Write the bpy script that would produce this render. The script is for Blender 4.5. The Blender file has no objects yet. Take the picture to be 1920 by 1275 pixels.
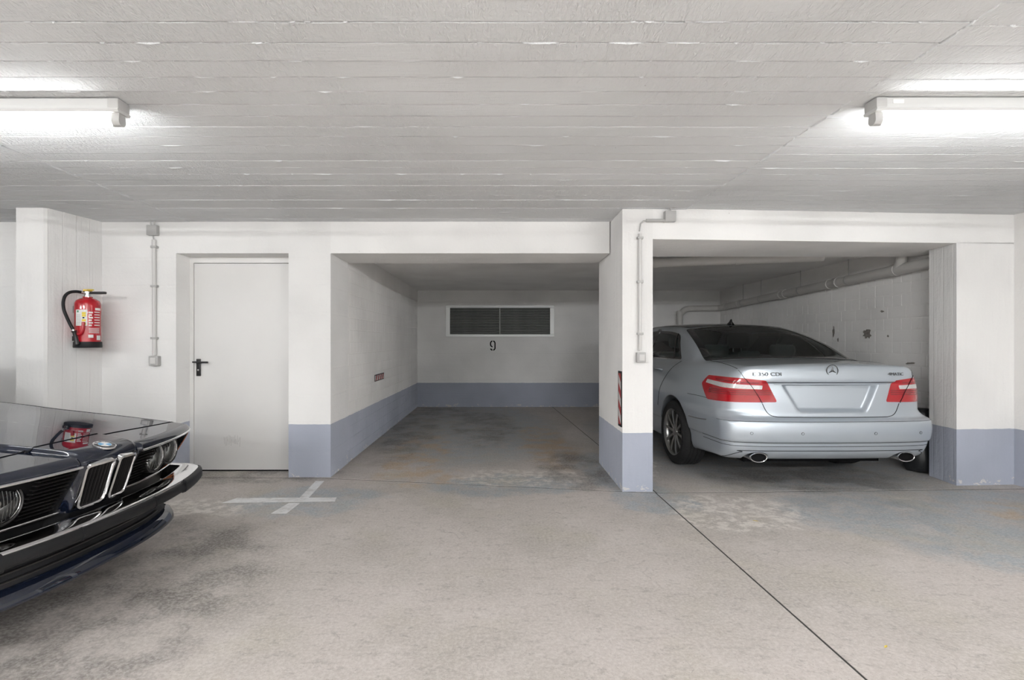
import bpy, bmesh, math, random
import numpy as np
from mathutils import Vector, Matrix
from mathutils.geometry import delaunay_2d_cdt

random.seed(7)
rng = np.random.default_rng(7)
scene = bpy.context.scene
COL = scene.collection

# ------------------------------------------------------------------ camera
FPX, VX, VY, CAMZ = 960.0, 909.0, 640.0, 1.25
cam_data = bpy.data.cameras.new('camera')
cam = bpy.data.objects.new('camera', cam_data)
COL.objects.link(cam)
cam.location = (0, 0, CAMZ)
cam.rotation_euler = (math.pi / 2, 0, 0)
cam_data.sensor_width = 36.0
cam_data.lens = 36.0 * FPX / 1920.0
cam_data.shift_x = (960 - VX) / 1920.0
cam_data.shift_y = (VY - 637.5) / 1920.0
cam_data.clip_start = 0.05
scene.camera = cam

# ------------------------------------------------------------------ world / exposure
world = bpy.data.worlds.new('world')
scene.world = world
world.use_nodes = True
world.node_tree.nodes['Background'].inputs[0].default_value = (0.5, 0.5, 0.5, 1)
world.node_tree.nodes['Background'].inputs[1].default_value = 0.02
TUBE_POWER = 42.0          # radiance of the fluorescent tubes in the single-tube lamps
TUBE_REAR_BOOST = 215.0          # unseen twin-tube lamps behind the viewer, made brighter to lift the bays
scene.cycles.diffuse_bounces = 7
scene.cycles.use_light_tree = False
scene.cycles.glossy_bounces = 3
scene.cycles.transmission_bounces = 4
scene.cycles.caustics_reflective = False
scene.cycles.caustics_refractive = False
scene.cycles.adaptive_threshold = 0.03
scene.view_settings.view_transform = 'Standard'
scene.view_settings.look = 'None'
scene.view_settings.gamma = 1.0
scene.view_settings.use_curve_mapping = False
scene.view_settings.exposure = 0.27

# ------------------------------------------------------------------ node / material helpers
def srgb(r, g, b):
    def f(c):
        c /= 255.0
        return c / 12.92 if c <= 0.04045 else ((c + 0.055) / 1.055) ** 2.4
    return (f(r), f(g), f(b), 1.0)

class NT:
    def __init__(self, name):
        self.mat = bpy.data.materials.new(name)
        self.mat.use_nodes = True
        self.t = self.mat.node_tree
        self.b = self.t.nodes['Principled BSDF']
        self.out = self.t.nodes['Material Output']
    def n(self, typ, **kw):
        nd = self.t.nodes.new(typ)
        for k, v in kw.items():
            setattr(nd, k, v)
        return nd
    def link(self, a, b):
        self.t.links.new(a, b)
    def val(self, sock, v):
        if hasattr(v, 'is_linked') or isinstance(v, bpy.types.NodeSocket):
            self.link(v, sock)
        else:
            sock.default_value = v
    def math(self, op, a, b=0.0, clamp=False):
        nd = self.n('ShaderNodeMath', operation=op, use_clamp=clamp)
        self.val(nd.inputs[0], a)
        self.val(nd.inputs[1], b)
        return nd.outputs[0]
    def pos(self):
        return self.n('ShaderNodeNewGeometry').outputs['Position']
    def obj(self):
        return self.n('ShaderNodeTexCoord').outputs['Object']
    def mapping(self, vec, scale=(1, 1, 1), rot=(0, 0, 0), loc=(0, 0, 0)):
        nd = self.n('ShaderNodeMapping')
        self.link(vec, nd.inputs[0])
        nd.inputs['Scale'].default_value = scale
        nd.inputs['Rotation'].default_value = rot
        nd.inputs['Location'].default_value = loc
        return nd.outputs[0]
    def noise(self, vec, scale, detail=3.0, rough=0.55, dist=0.0):
        nd = self.n('ShaderNodeTexNoise')
        self.link(vec, nd.inputs['Vector'])
        nd.inputs['Scale'].default_value = scale
        nd.inputs['Detail'].default_value = detail
        nd.inputs['Roughness'].default_value = rough
        nd.inputs['Distortion'].default_value = dist
        return nd.outputs['Fac']
    def ramp(self, fac, a, b, ca=0.0, cb=1.0, smooth=True):
        nd = self.n('ShaderNodeMapRange', interpolation_type='SMOOTHSTEP' if smooth else 'LINEAR')
        self.val(nd.inputs[0], fac)
        nd.inputs[1].default_value = a
        nd.inputs[2].default_value = b
        nd.inputs[3].default_value = ca
        nd.inputs[4].default_value = cb
        return nd.outputs[0]
    def mix(self, fac, a, b, mode='MIX'):
        nd = self.n('ShaderNodeMix', data_type='RGBA', blend_type=mode)
        self.val(nd.inputs['Factor'], fac)
        self.val(nd.inputs[6], a)
        self.val(nd.inputs[7], b)
        return nd.outputs[2]
    def bump(self, height, strength=0.3, dist=0.01, prev=None):
        nd = self.n('ShaderNodeBump')
        nd.inputs['Strength'].default_value = strength
        nd.inputs['Distance'].default_value = dist
        self.link(height, nd.inputs['Height'])
        if prev is not None:
            self.link(prev, nd.inputs['Normal'])
        return nd.outputs[0]
    def diffuse(self, col, normal, rough=0.6):
        d = self.n('ShaderNodeBsdfDiffuse')
        self.val(d.inputs[0], col)
        d.inputs[1].default_value = rough
        self.link(normal, d.inputs[2])
        self.link(d.outputs[0], self.out.inputs[0])
        self.t.nodes.remove(self.b)
        self.b = None
    def set(self, **kw):
        for k, v in kw.items():
            self.val(self.b.inputs[k.replace('_', ' ')], v)
        return self.mat

def simple(name, col, rough=0.5, metal=0.0, coat=0.0, spec=0.5, noise=0.0, nscale=40.0, bump=0.0):
    t = NT(name)
    if noise:
        f = t.noise(t.obj(), nscale, 3)
        d = tuple(c * (1 - noise) for c in col[:3]) + (1,)
        l = tuple(min(1, c * (1 + noise)) for c in col[:3]) + (1,)
        t.set(Base_Color=t.mix(f, d, l))
        if bump:
            t.set(Normal=t.bump(f, bump, 0.002))
    else:
        t.set(Base_Color=col)
    t.set(Roughness=rough, Metallic=metal)
    t.b.inputs['Coat Weight'].default_value = coat
    t.b.inputs['Coat Roughness'].default_value = 0.03
    t.b.inputs['Specular IOR Level'].default_value = spec
    return t.mat

M = {}
WHITE = (0.87, 0.865, 0.855, 1)
BAND = (0.47, 0.50, 0.58, 1)

def wall_paint(name, band=True, white=WHITE, rough_bump=0.45, lines=0.0, vlines=0.0):
    t = NT(name)
    p = t.pos()
    sep = t.n('ShaderNodeSeparateXYZ')
    t.link(p, sep.inputs[0])
    n1 = t.noise(p, 1.3, 2)
    n2 = t.noise(p, 9.0, 2, 0.6)
    n3 = t.noise(p, 55.0, 1, 0.65)
    w2 = tuple(c * 0.90 for c in white[:3]) + (1,)
    c = t.mix(t.ramp(n1, 0.35, 0.75), white, w2)
    # grubby little pits
    vor = t.n('ShaderNodeTexVoronoi')
    t.link(p, vor.inputs['Vector'])
    vor.inputs['Scale'].default_value = 7.0
    vor.inputs['Randomness'].default_value = 1.0
    pit = t.ramp(vor.outputs['Distance'], 0.0, 0.035, 1.0, 0.0)
    pit = t.math('MULTIPLY', pit, t.ramp(n2, 0.55, 0.6))
    c = t.mix(t.math('MULTIPLY', pit, 0.65), c, (0.18, 0.17, 0.16, 1))
    if band:
        # painted dado: its upper edge sinks a little towards the rear of the bay
        edge = t.math('ADD', t.math('MULTIPLY', sep.outputs[1], -0.0055), 0.513)
        edge = t.math('ADD', edge, t.math('MULTIPLY', t.math('SUBTRACT', n2, 0.5), 0.012))
        k = t.math('LESS_THAN', sep.outputs[2], edge)
        bandc = t.mix(t.ramp(n1, 0.3, 0.8), BAND, tuple(x * 0.86 for x in BAND[:3]) + (1,))
        # flaked spots near the floor
        fl = t.noise(t.mapping(p, (1, 1, 1.6)), 11.0, 3, 0.7)
        low = t.ramp(sep.outputs[2], 0.02, 0.13, 1.0, 0.0)
        thr = t.math('ADD', fl, t.math('MULTIPLY', low, 0.20))
        flake = t.ramp(thr, 0.775, 0.80)
        bandc = t.mix(flake, bandc, (0.62, 0.61, 0.60, 1))
        c = t.mix(k, c, bandc)
    h = t.math('ADD', t.math('MULTIPLY', n3, 0.35), t.math('MULTIPLY', n2, 0.8))
    if lines:
        ln = t.noise(t.mapping(p, (0.6, 0.6, 9.0)), 1.6, 1, 0.4)
        wv = t.n('ShaderNodeTexWave', wave_type='BANDS', bands_direction='Z')
        t.link(p, wv.inputs['Vector'])
        wv.inputs['Scale'].default_value = 1.25
        wv.inputs['Distortion'].default_value = 0.2
        g = t.ramp(wv.outputs['Fac'], 0.0, 0.03)
        h = t.math('ADD', h, t.math('MULTIPLY', g, lines))
        h = t.math('ADD', h, t.math('MULTIPLY', ln, 0.6))
    if vlines:
        wv = t.n('ShaderNodeTexWave', wave_type='BANDS', bands_direction='Y')
        t.link(p, wv.inputs['Vector'])
        wv.inputs['Scale'].default_value = 2.6
        wv.inputs['Distortion'].default_value = 0.35
        g = t.ramp(wv.outputs['Fac'], 0.0, 0.04)
        h = t.math('ADD', h, t.math('MULTIPLY', g, vlines))
        h = t.math('ADD', h, t.math('MULTIPLY', t.noise(t.mapping(p, (9, 9, 0.7)), 3.0, 1), 0.9))
    h = t.math('SUBTRACT', h, t.math('MULTIPLY', pit, 1.5))
    t.diffuse(c, t.bump(h, rough_bump, 0.012))
    return t.mat

M['wall'] = wall_paint('wall_paint', True, lines=0.25)
M['bay_wall_brightened'] = wall_paint('bay_wall_paint_brightened', True, lines=0.25, white=(0.90, 0.895, 0.885, 1))  # copy of the wall paint, made lighter to lift the dim bays
M['pillar'] = wall_paint('pillar_paint', True, vlines=0.35)
M['block'] = wall_paint('block_paint_brightened', True, rough_bump=0.45, white=(0.90, 0.89, 0.875, 1))  # white raised above the wall paint, brightening the bays by colour
M['soffit'] = wall_paint('soffit_paint_brightened', False, white=(0.90, 0.895, 0.885, 1))  # lighter than the wall paint too, so the bays look better lit

def ceiling_mat():
    t = NT('ceiling_board_concrete')
    p = t.pos()
    n1 = t.noise(p, 0.8, 1)
    a = t.noise(t.mapping(p, (1.0, 0.35, 1), rot=(0, 0, 0.5)), 70.0, 2, 0.7, 0.6)
    b = t.noise(t.mapping(p, (0.12, 1.0, 1)), 60.0, 2, 0.6)
    m = t.ramp(t.noise(p, 1.1, 1), 0.42, 0.6)
    c = t.mix(t.ramp(n1, 0.3, 0.7), (0.775, 0.79, 0.80, 1), (0.725, 0.74, 0.75, 1))
    vor = t.n('ShaderNodeTexVoronoi')
    t.link(p, vor.inputs['Vector'])
    vor.inputs['Scale'].default_value = 5.0
    pit = t.ramp(vor.outputs['Distance'], 0.0, 0.03, 1.0, 0.0)
    c = t.mix(t.math('MULTIPLY', pit, 0.55), c, (0.2, 0.19, 0.18, 1))
    h = t.math('ADD', t.math('MULTIPLY', a, t.math('ADD', t.math('MULTIPLY', m, 0.9), 0.25)), t.math('MULTIPLY', b, 0.35))
    t.diffuse(c, t.bump(h, 0.75, 0.012))
    return t.mat
M['ceiling'] = ceiling_mat()

def floor_mat():
    t = NT('floor_worn_concrete')
    p = t.pos()
    warp = t.n('ShaderNodeTexNoise')
    t.link(p, warp.inputs['Vector'])
    warp.inputs['Scale'].default_value = 2.2
    warp.inputs['Detail'].default_value = 4
    warp.inputs['Roughness'].default_value = 0.65
    wv = t.n('ShaderNodeVectorMath', operation='MULTIPLY_ADD')
    t.link(warp.outputs['Color'], wv.inputs[0])
    wv.inputs[1].default_value = (0.55, 0.55, 0)
    t.link(p, wv.inputs[2])
    wp = t.n('ShaderNodeVectorMath', operation='SUBTRACT')
    t.link(wv.outputs[0], wp.inputs[0])
    wp.inputs[1].default_value = (0.275, 0.275, 0)
    wpos = wp.outputs[0]
    n1 = t.noise(p, 0.9, 3, 0.6)
    n2 = t.noise(p, 4.0, 4, 0.65)
    n3 = t.noise(p, 60.0, 2, 0.7)
    n4 = t.noise(p, 170.0, 1, 0.6)
    base = t.mix(t.ramp(n1, 0.35, 0.68), (0.555, 0.505, 0.475, 1), (0.44, 0.405, 0.37, 1))
    base = t.mix(t.math('MULTIPLY', t.ramp(n2, 0.45, 0.75), 0.45), base, (0.64, 0.59, 0.56, 1))
    def blob(cx, cy, rx, ry, a=0.75, b=1.1, src=None):
        v = t.mapping(src or wpos, (1 / rx, 1 / ry, 0.0), loc=(-cx / rx, -cy / ry, 0))
        ln = t.n('ShaderNodeVectorMath', operation='LENGTH')
        t.link(v, ln.inputs[0])
        return t.ramp(ln.outputs['Value'], a, b, 1.0, 0.0)
    def mx(a, b):
        return t.math('MAXIMUM', a, b)
    breakup = t.ramp(t.noise(p, 7.0, 4, 0.7), 0.40, 0.56)
    # grey-blue remains of an old floor paint
    paint = blob(-0.25, 7.6, 1.35, 2.6)
    paint = mx(paint, blob(0.15, 4.45, 0.7, 0.35))
    paint = mx(paint, blob(1.35, 4.05, 0.33, 0.42))
    paint = mx(paint, blob(1.2, 4.9, 0.30, 0.9))
    paint = mx(paint, blob(2.9, 3.7, 0.75, 0.55))
    paint = mx(paint, blob(3.3, 3.1, 0.7, 0.45))
    paint = mx(paint, blob(4.0, 3.9, 0.6, 0.5))
    paint = mx(paint, blob(3.0, 6.5, 1.7, 2.6))
    paint = mx(paint, blob(-1.35, 4.05, 0.55, 0.38))
    paint = t.math('MULTIPLY', paint, t.math('ADD', t.math('MULTIPLY', breakup, 0.6), 0.4))
    c = t.mix(paint, base, t.mix(n2, (0.27, 0.30, 0.32, 1), (0.41, 0.445, 0.47, 1)))
    # pale scoured patches
    pale = mx(blob(1.85, 3.75, 0.55, 0.42), blob(-2.15, 3.85, 0.45, 0.22))
    pale = mx(pale, blob(0.35, 4.7, 0.7, 0.3))
    pale = mx(pale, blob(1.5, 5.2, 0.25, 0.5))
    pale = t.math('MULTIPLY', pale, t.ramp(t.noise(p, 11.0, 3, 0.7), 0.42, 0.62))
    c = t.mix(t.math('MULTIPLY', pale, 0.9), c, (0.76, 0.72, 0.67, 1))
    # rusty ochre tyre lanes and grease
    rust = mx(blob(-0.65, 4.75, 0.45, 0.45), blob(-0.75, 5.8, 0.35, 1.2))
    rust = mx(rust, blob(0.75, 6.3, 0.33, 1.5))
    rust = mx(rust, blob(4.0, 3.55, 0.35, 0.5))
    rust = t.math('MULTIPLY', rust, t.ramp(t.noise(p, 3.2, 3, 0.65), 0.40, 0.62))
    c = t.mix(t.math('MULTIPLY', rust, 0.9), c, (0.50, 0.37, 0.24, 1))
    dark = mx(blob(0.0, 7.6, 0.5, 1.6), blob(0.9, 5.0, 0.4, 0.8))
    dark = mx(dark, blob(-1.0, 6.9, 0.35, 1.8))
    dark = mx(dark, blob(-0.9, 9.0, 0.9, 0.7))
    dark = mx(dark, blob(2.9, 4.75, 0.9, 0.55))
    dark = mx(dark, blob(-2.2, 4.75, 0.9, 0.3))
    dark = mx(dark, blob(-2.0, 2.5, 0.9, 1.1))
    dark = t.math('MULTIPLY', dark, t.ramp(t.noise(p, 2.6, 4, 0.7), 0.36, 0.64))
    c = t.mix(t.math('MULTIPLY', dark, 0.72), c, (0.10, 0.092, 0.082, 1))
    # soft olive blotches out on the drive lane
    ol = t.ramp(t.noise(p, 1.7, 2), 0.52, 0.7)
    c = t.mix(t.math('MULTIPLY', ol, 0.28), c, (0.44, 0.41, 0.31, 1))
    # scuffs
    n5 = t.noise(t.mapping(p, (1.0, 1.6, 1.0)), 13.0, 3, 0.75)
    c = t.mix(t.ramp(n5, 0.50, 0.72, 0.0, 0.55), c, (0.30, 0.275, 0.255, 1))
    # aggregate speckle
    c = t.mix(t.ramp(n3, 0.35, 0.70, 0.0, 0.36), c, (0.78, 0.74, 0.705, 1))
    c = t.mix(t.ramp(n4, 0.62, 0.78, 0.0, 0.55), c, (0.13, 0.12, 0.11, 1))
    # hairline cracks
    cr = t.n('ShaderNodeTexVoronoi', feature='DISTANCE_TO_EDGE')
    t.link(wpos, cr.inputs['Vector'])
    cr.inputs['Scale'].default_value = 0.95
    crk = t.ramp(cr.outputs['Distance'], 0.0, 0.0035, 1.0, 0.0)
    crk = t.math('MULTIPLY', crk, t.ramp(n2, 0.45, 0.6))
    c = t.mix(t.math('MULTIPLY', crk, 0.30), c, (0.14, 0.13, 0.12, 1))
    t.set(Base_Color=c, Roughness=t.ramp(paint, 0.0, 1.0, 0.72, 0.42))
    t.b.inputs['Specular IOR Level'].default_value = 0.3
    t.set(Normal=t.bump(n3, 0.2, 0.004))
    return t.mat
M['floor'] = floor_mat()

def worn_line_mat():
    t = NT('worn_line_paint')
    p = t.pos()
    n = t.noise(p, 9.0, 6, 0.7)
    t.set(Base_Color=t.mix(t.ramp(n, 0.42, 0.72), (0.86, 0.86, 0.86, 1), (0.60, 0.58, 0.56, 1)), Roughness=0.6)
    return t.mat
M['line'] = worn_line_mat()
M['joint'] = simple('joint_filler', (0.05, 0.047, 0.045, 1), 0.9)
M['door'] = simple('door_enamel', (0.77, 0.76, 0.745, 1), 0.42, noise=0.03, nscale=3)
M['scratch'] = simple('scratch_grey', (0.58, 0.57, 0.56, 1), 0.6)
M['black_plastic'] = simple('black_plastic', (0.018, 0.017, 0.017, 1), 0.38)
M['black_rubber'] = simple('black_rubber', (0.009, 0.0095, 0.011, 1), 0.5, spec=0.35)
M['black_matte'] = simple('black_matte', (0.006, 0.006, 0.007, 1), 0.85, spec=0.2)
M['grey_plastic'] = simple('grey_plastic', (0.47, 0.465, 0.455, 1), 0.5)
M['pale_plastic'] = simple('pale_plastic', (0.66, 0.65, 0.635, 1), 0.45)
M['pipe'] = simple('painted_pipe', (0.66, 0.645, 0.62, 1), 0.5, noise=0.04, nscale=8)
M['lamp_white'] = simple('lamp_white', (0.62, 0.62, 0.61, 1), 0.4)
M['lamp_holder'] = simple('lamp_holder_grey', (0.50, 0.495, 0.485, 1), 0.45)
M['galv'] = simple('galvanised', (0.58, 0.58, 0.57, 1), 0.45, metal=0.55)
M['vent_frame'] = simple('vent_frame_alu', (0.66, 0.67, 0.66, 1), 0.4, metal=0.2)
M['vent_slat'] = simple('vent_slat', (0.20, 0.205, 0.195, 1), 0.5, metal=0.3, noise=0.3, nscale=5)
M['chrome'] = simple('chrome', (0.83, 0.83, 0.84, 1), 0.07, metal=1.0)
M['steel'] = simple('satin_steel', (0.62, 0.62, 0.62, 1), 0.3, metal=1.0)
M['red_enamel'] = simple('red_enamel', (0.46, 0.006, 0.016, 1), 0.25, coat=0.6)
M['brass'] = simple('brass', (0.72, 0.50, 0.12, 1), 0.3, metal=0.7)
M['print_white'] = simple('print_white', (0.82, 0.81, 0.80, 1), 0.5)
M['print_yellow'] = simple('print_yellow', (0.80, 0.62, 0.05, 1), 0.5)
M['print_red'] = simple('print_red', (0.50, 0.06, 0.06, 1), 0.45)
M['print_green'] = simple('print_green', (0.10, 0.32, 0.18, 1), 0.5)
M['leaf'] = simple('dry_leaf', (0.62, 0.48, 0.10, 1), 0.7)

def emit(name, col, strength):
    t = NT(name)
    t.set(Base_Color=(0.9, 0.9, 0.9, 1))
    t.b.inputs['Emission Color'].default_value = col
    t.b.inputs['Emission Strength'].default_value = strength
    return t.mat
M['tube'] = emit('tube_glow', (0.975, 0.985, 0.985, 1), TUBE_POWER)
M['tube_rear_boost'] = emit('tube_glow_rear_boost', (0.975, 0.985, 0.985, 1), TUBE_REAR_BOOST)

# ------------------------------------------------------------------ mesh helpers
def link(o, parent=None, label=None, category=None, group=None, kind=None):
    COL.objects.link(o)
    if parent is not None:
        o.parent = parent
    if label: o['label'] = label
    if category: o['category'] = category
    if group: o['group'] = group
    if kind: o['kind'] = kind
    return o

def thing(name, loc, label, category, group=None, rz=0.0):
    o = bpy.data.objects.new(name, None)
    o.empty_display_size = 0.05
    o.location = loc
    o.rotation_euler = (0, 0, rz)
    return link(o, None, label, category, group)

class MB:
    def __init__(self):
        self.v, self.f = [], []
    def add(self, verts, faces):
        o = len(self.v)
        self.v += [tuple(map(float, p)) for p in verts]
        self.f += [tuple(int(i) + o for i in f) for f in faces]
        return self
    def box(self, x0, x1, y0, y1, z0, z1):
        return self.add([(x0, y0, z0), (x1, y0, z0), (x1, y1, z0), (x0, y1, z0), (x0, y0, z1), (x1, y0, z1), (x1, y1, z1), (x0, y1, z1)],
                        [(0, 3, 2, 1), (4, 5, 6, 7), (0, 1, 5, 4), (1, 2, 6, 5), (2, 3, 7, 6), (3, 0, 4, 7)])
    def cbox(self, x0, x1, y0, y1, z0, z1, c):
        """box with chamfered edges (all twelve)"""
        bm = bmesh.new()
        bmesh.ops.create_cube(bm, size=1.0)
        for v in bm.verts:
            v.co = Vector(((x0 + x1) / 2 + v.co.x * (x1 - x0), (y0 + y1) / 2 + v.co.y * (y1 - y0), (z0 + z1) / 2 + v.co.z * (z1 - z0)))
        bmesh.ops.bevel(bm, geom=bm.edges[:], offset=c, segments=2, affect='EDGES', profile=0.6)
        bm.verts.index_update()
        self.add([v.co for v in bm.verts], [[v.index for v in f.verts] for f in bm.faces])
        bm.free()
        return self
    def prism(self, poly, z0, z1):
        n = len(poly)
        a = sum(poly[i][0] * poly[(i + 1) % n][1] - poly[(i + 1) % n][0] * poly[i][1] for i in range(n))
        if a < 0: poly = poly[::-1]
        vs = [(x, y, z0) for x, y in poly] + [(x, y, z1) for x, y in poly]
        fs = [tuple(range(n - 1, -1, -1)), tuple(range(n, 2 * n))]
        fs += [(i, (i + 1) % n, n + (i + 1) % n, n + i) for i in range(n)]
        return self.add(vs, fs)
    def frames(self, path, closed=False, up=None):
        P = [Vector(p) for p in path]
        n = len(P)
        T = []
        for i in range(n):
            if closed:
                d = P[(i + 1) % n] - P[i - 1]
            else:
                d = P[min(i + 1, n - 1)] - P[max(i - 1, 0)]
            T.append(d.normalized())
        out = []
        if up is not None:
            for i in range(n):
                s = T[i].cross(Vector(up)).normalized()
                out.append((P[i], s, s.cross(T[i]).normalized()))
            return out
        ref = Vector((0, 0, 1)) if abs(T[0].z) < 0.9 else Vector((1, 0, 0))
        s = T[0].cross(ref).normalized()
        for i in range(n):
            s = (s - T[i] * s.dot(T[i])).normalized()
            out.append((P[i], s, s.cross(T[i]).normalized()))
        return out
    def tube(self, path, r, n=12, closed=False, caps=True):
        fr = self.frames(path, closed)
        rr = r if isinstance(r, (list, tuple)) else [r] * len(fr)
        vs = []
        for (p, s, u), q in zip(fr, rr):
            for k in range(n):
                a = 2 * math.pi * k / n
                vs.append(p + s * (q * math.cos(a)) + u * (q * math.sin(a)))
        return self._rings(vs, len(fr), n, closed, caps)
    def sweep(self, prof, path, up=(0, 0, 1), closed=False, caps=True):
        """prof: closed 2D polygon (side, up) carried along path"""
        fr = self.frames(path, closed, up)
        n = len(prof)
        vs = []
        for p, s, u in fr:
            for a, b in prof:
                vs.append(p + s * a + u * b)
        return self._rings(vs, len(fr), n, closed, caps)
    def _rings(self, vs, m, n, closed, caps):
        fs = []
        for i in range(m if closed else m - 1):
            j = (i + 1) % m
            for k in range(n):
                l = (k + 1) % n
                fs.append((i * n + k, i * n + l, j * n + l, j * n + k))
        if caps and not closed:
            fs.append(tuple(range(n - 1, -1, -1)))
            fs.append(tuple((m - 1) * n + k for k in range(n)))
        return self.add(vs, fs)
    def lathe(self, prof, origin=(0, 0, 0), axis=(0, 0, 1), n=24, ref=None, caps=True):
        """prof: (radius, height) pairs"""
        ax = Vector(axis).normalized()
        rf = Vector(ref) if ref else (Vector((1, 0, 0)) if abs(ax.x) < 0.9 else Vector((0, 1, 0)))
        a1 = (rf - ax * rf.dot(ax)).normalized()
        a2 = ax.cross(a1)
        o = Vector(origin)
        vs, fs = [], []
        m = len(prof)
        for r, h in prof:
            for k in range(n):
                t = 2 * math.pi * k / n
                vs.append(o + ax * h + a1 * (r * math.cos(t)) + a2 * (r * math.sin(t)))
        for i in range(m - 1):
            for k in range(n):
                l = (k + 1) % n
                fs.append((i * n + k, i * n + l, (i + 1) * n + l, (i + 1) * n + k))
        if caps and prof[0][0] > 1e-6: fs.append(tuple(range(n - 1, -1, -1)))
        if caps and prof[-1][0] > 1e-6: fs.append(tuple((m - 1) * n + k for k in range(n)))
        return self.add(vs, fs)
    def data(self, name, mat, smooth=False, fix=False):
        me = bpy.data.meshes.new(name)
        me.from_pydata(self.v, [], self.f)
        if fix:
            bm = bmesh.new()
            bm.from_mesh(me)
            bmesh.ops.remove_doubles(bm, verts=bm.verts[:], dist=1e-6)
            bmesh.ops.recalc_face_normals(bm, faces=bm.faces[:])
            bm.to_mesh(me)
            bm.free()
        me.materials.append(mat if not isinstance(mat, str) else M[mat])
        if smooth:
            me.shade_smooth()
            if smooth is not True:
                me.set_sharp_from_angle(angle=math.radians(smooth))
        me.update()
        return me
    def build(self, name, mat, parent=None, smooth=False, fix=True, **props):
        o = bpy.data.objects.new(name, self.data(name, mat, smooth, fix))
        return link(o, parent, **props)

def at(px, py, Y):
    return Vector(((px - VX) / FPX * Y, Y, CAMZ - (py - VY) / FPX * Y))
def floor_at(px, py):
    Y = CAMZ * FPX / (py - VY)
    return ((px - VX) / FPX * Y, Y)

def text_mesh(s, size, extrude=0.0005):
    cu = bpy.data.curves.new('lettering', 'FONT')
    cu.body = s
    cu.size = size
    cu.extrude = extrude
    cu.align_x = 'CENTER'
    cu.align_y = 'CENTER'
    ob = bpy.data.objects.new('lettering', cu)
    COL.objects.link(ob)
    dg = bpy.context.evaluated_depsgraph_get()
    me = bpy.data.meshes.new_from_object(ob.evaluated_get(dg))
    bpy.data.objects.remove(ob)
    bpy.data.curves.remove(cu)
    return me
# ------------------------------------------------------------------ the room
YF = 4.706                     # face of the wall with the door and bay 9
SK = 0.02713                   # the bays run slightly askew
CEIL = 2.350
BAYC = 2.22
YB = 9.756
def bl(Y): return -1.417 + SK * (Y - YF)          # left wall of the bay
def br(Y): return 4.36 + SK * (Y - 5.2)           # right wall of the second bay

def struct(mb, name, mat, **kw):
    return mb.build(name, mat, kind='structure', label=kw.pop('label', None), **kw)

# floor slabs with open joints between them
fl = MB().box(-9.6, 5.2, -8.6, 10.0, -0.20, -0.0025)
floor = struct(fl, 'floor', 'joint', label='worn concrete garage floor with dark joints between its slabs')
def slab(poly):
    o = MB().prism(poly, -0.05, 0.0).build('floor_slab', 'floor', floor)
    return o
def jy(x):                                         # cross joint at the bay mouth
    return 4.67 - 0.158 * (x + 1.42)
g = 0.010
jx = 1.41
slab([(-9.5, -8.5), (jx - 0.006, -8.5), (jx - 0.006, jy(jx) - g), (-1.42, 4.67 - g), (-1.62, 4.69 - g), (-9.5, 4.69 - g)])
slab([(jx + 0.006, -8.5), (5.1, -8.5), (5.1, 4.36 - g), (jx + 0.006, jy(jx) - g)])
slab([(-9.5, 4.69 + g), (-1.62, 4.69 + g), (-1.42, 4.67 + g), (jx, jy(jx) + g), (1.28, 9.9), (-9.5, 9.9)])
slab([(jx + 0.012, jy(jx) + g), (5.1, 4.36 + g), (5.1, 9.9), (1.28 + 0.012, 9.9)])

# painted cross on the floor, a worn bit of line marking
mk = thing('floor_marking', (-1.46, 4.03, 0), 'worn white painted cross on the floor in front of the door', 'floor marking')
def mark(poly):
    MB().prism([(x + 1.46, y - 4.03) for x, y in poly], 0.0, 0.0012).build('stripe', 'line', mk)
mark([floor_at(416, 943), floor_at(628, 940), floor_at(631, 933), floor_at(444, 934)])
mark([floor_at(508, 963), floor_at(537, 963), floor_at(562, 943.5), floor_at(541, 943.5)])
mark([floor_at(562, 933), floor_at(579, 933), floor_at(608, 902), floor_at(592, 902)])

# ceiling of the drive lane: three pours of board-marked concrete
ceil_ = struct(MB().box(-9.6, 5.2, -8.6, 5.6, CEIL + 0.010, CEIL + 0.20), 'ceiling', 'ceiling', label='white painted board-marked concrete ceiling')
PITCH = 0.1232
def board(x0, x1, y0, y1, z, jag, seed):
    r = random.Random(seed)
    n = max(6, int((x1 - x0) / 0.10))
    vs, fs = [], []
    tilt = r.uniform(-0.0006, 0.0006)
    for i in range(n + 1):
        x = x0 + (x1 - x0) * i / n
        a = y0 + 0.0022 + abs(r.gauss(0, jag))
        b = y1 - 0.0022 - abs(r.gauss(0, jag))
        dz = r.gauss(0, 0.0004)
        vs += [(x, a, CEIL + 0.02), (x, a + 0.0015, z - tilt + dz), (x, b - 0.0015, z + tilt + dz), (x, b, CEIL + 0.02)]
    for i in range(n):
        for k in range(3):
            a = i * 4 + k
            fs.append((a, a + 1, a + 5, a + 4))
    fs += [(0, 3, 2, 1), (n * 4, n * 4 + 1, n * 4 + 2, n * 4 + 3)]
    mb = MB().add(vs, fs)
    return mb.build('ceiling_board', 'ceiling', ceil_, fix=True)
fins = MB()
XJ = [-6.5, -2.71, 1.68, 5.0]
sd = 0
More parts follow.
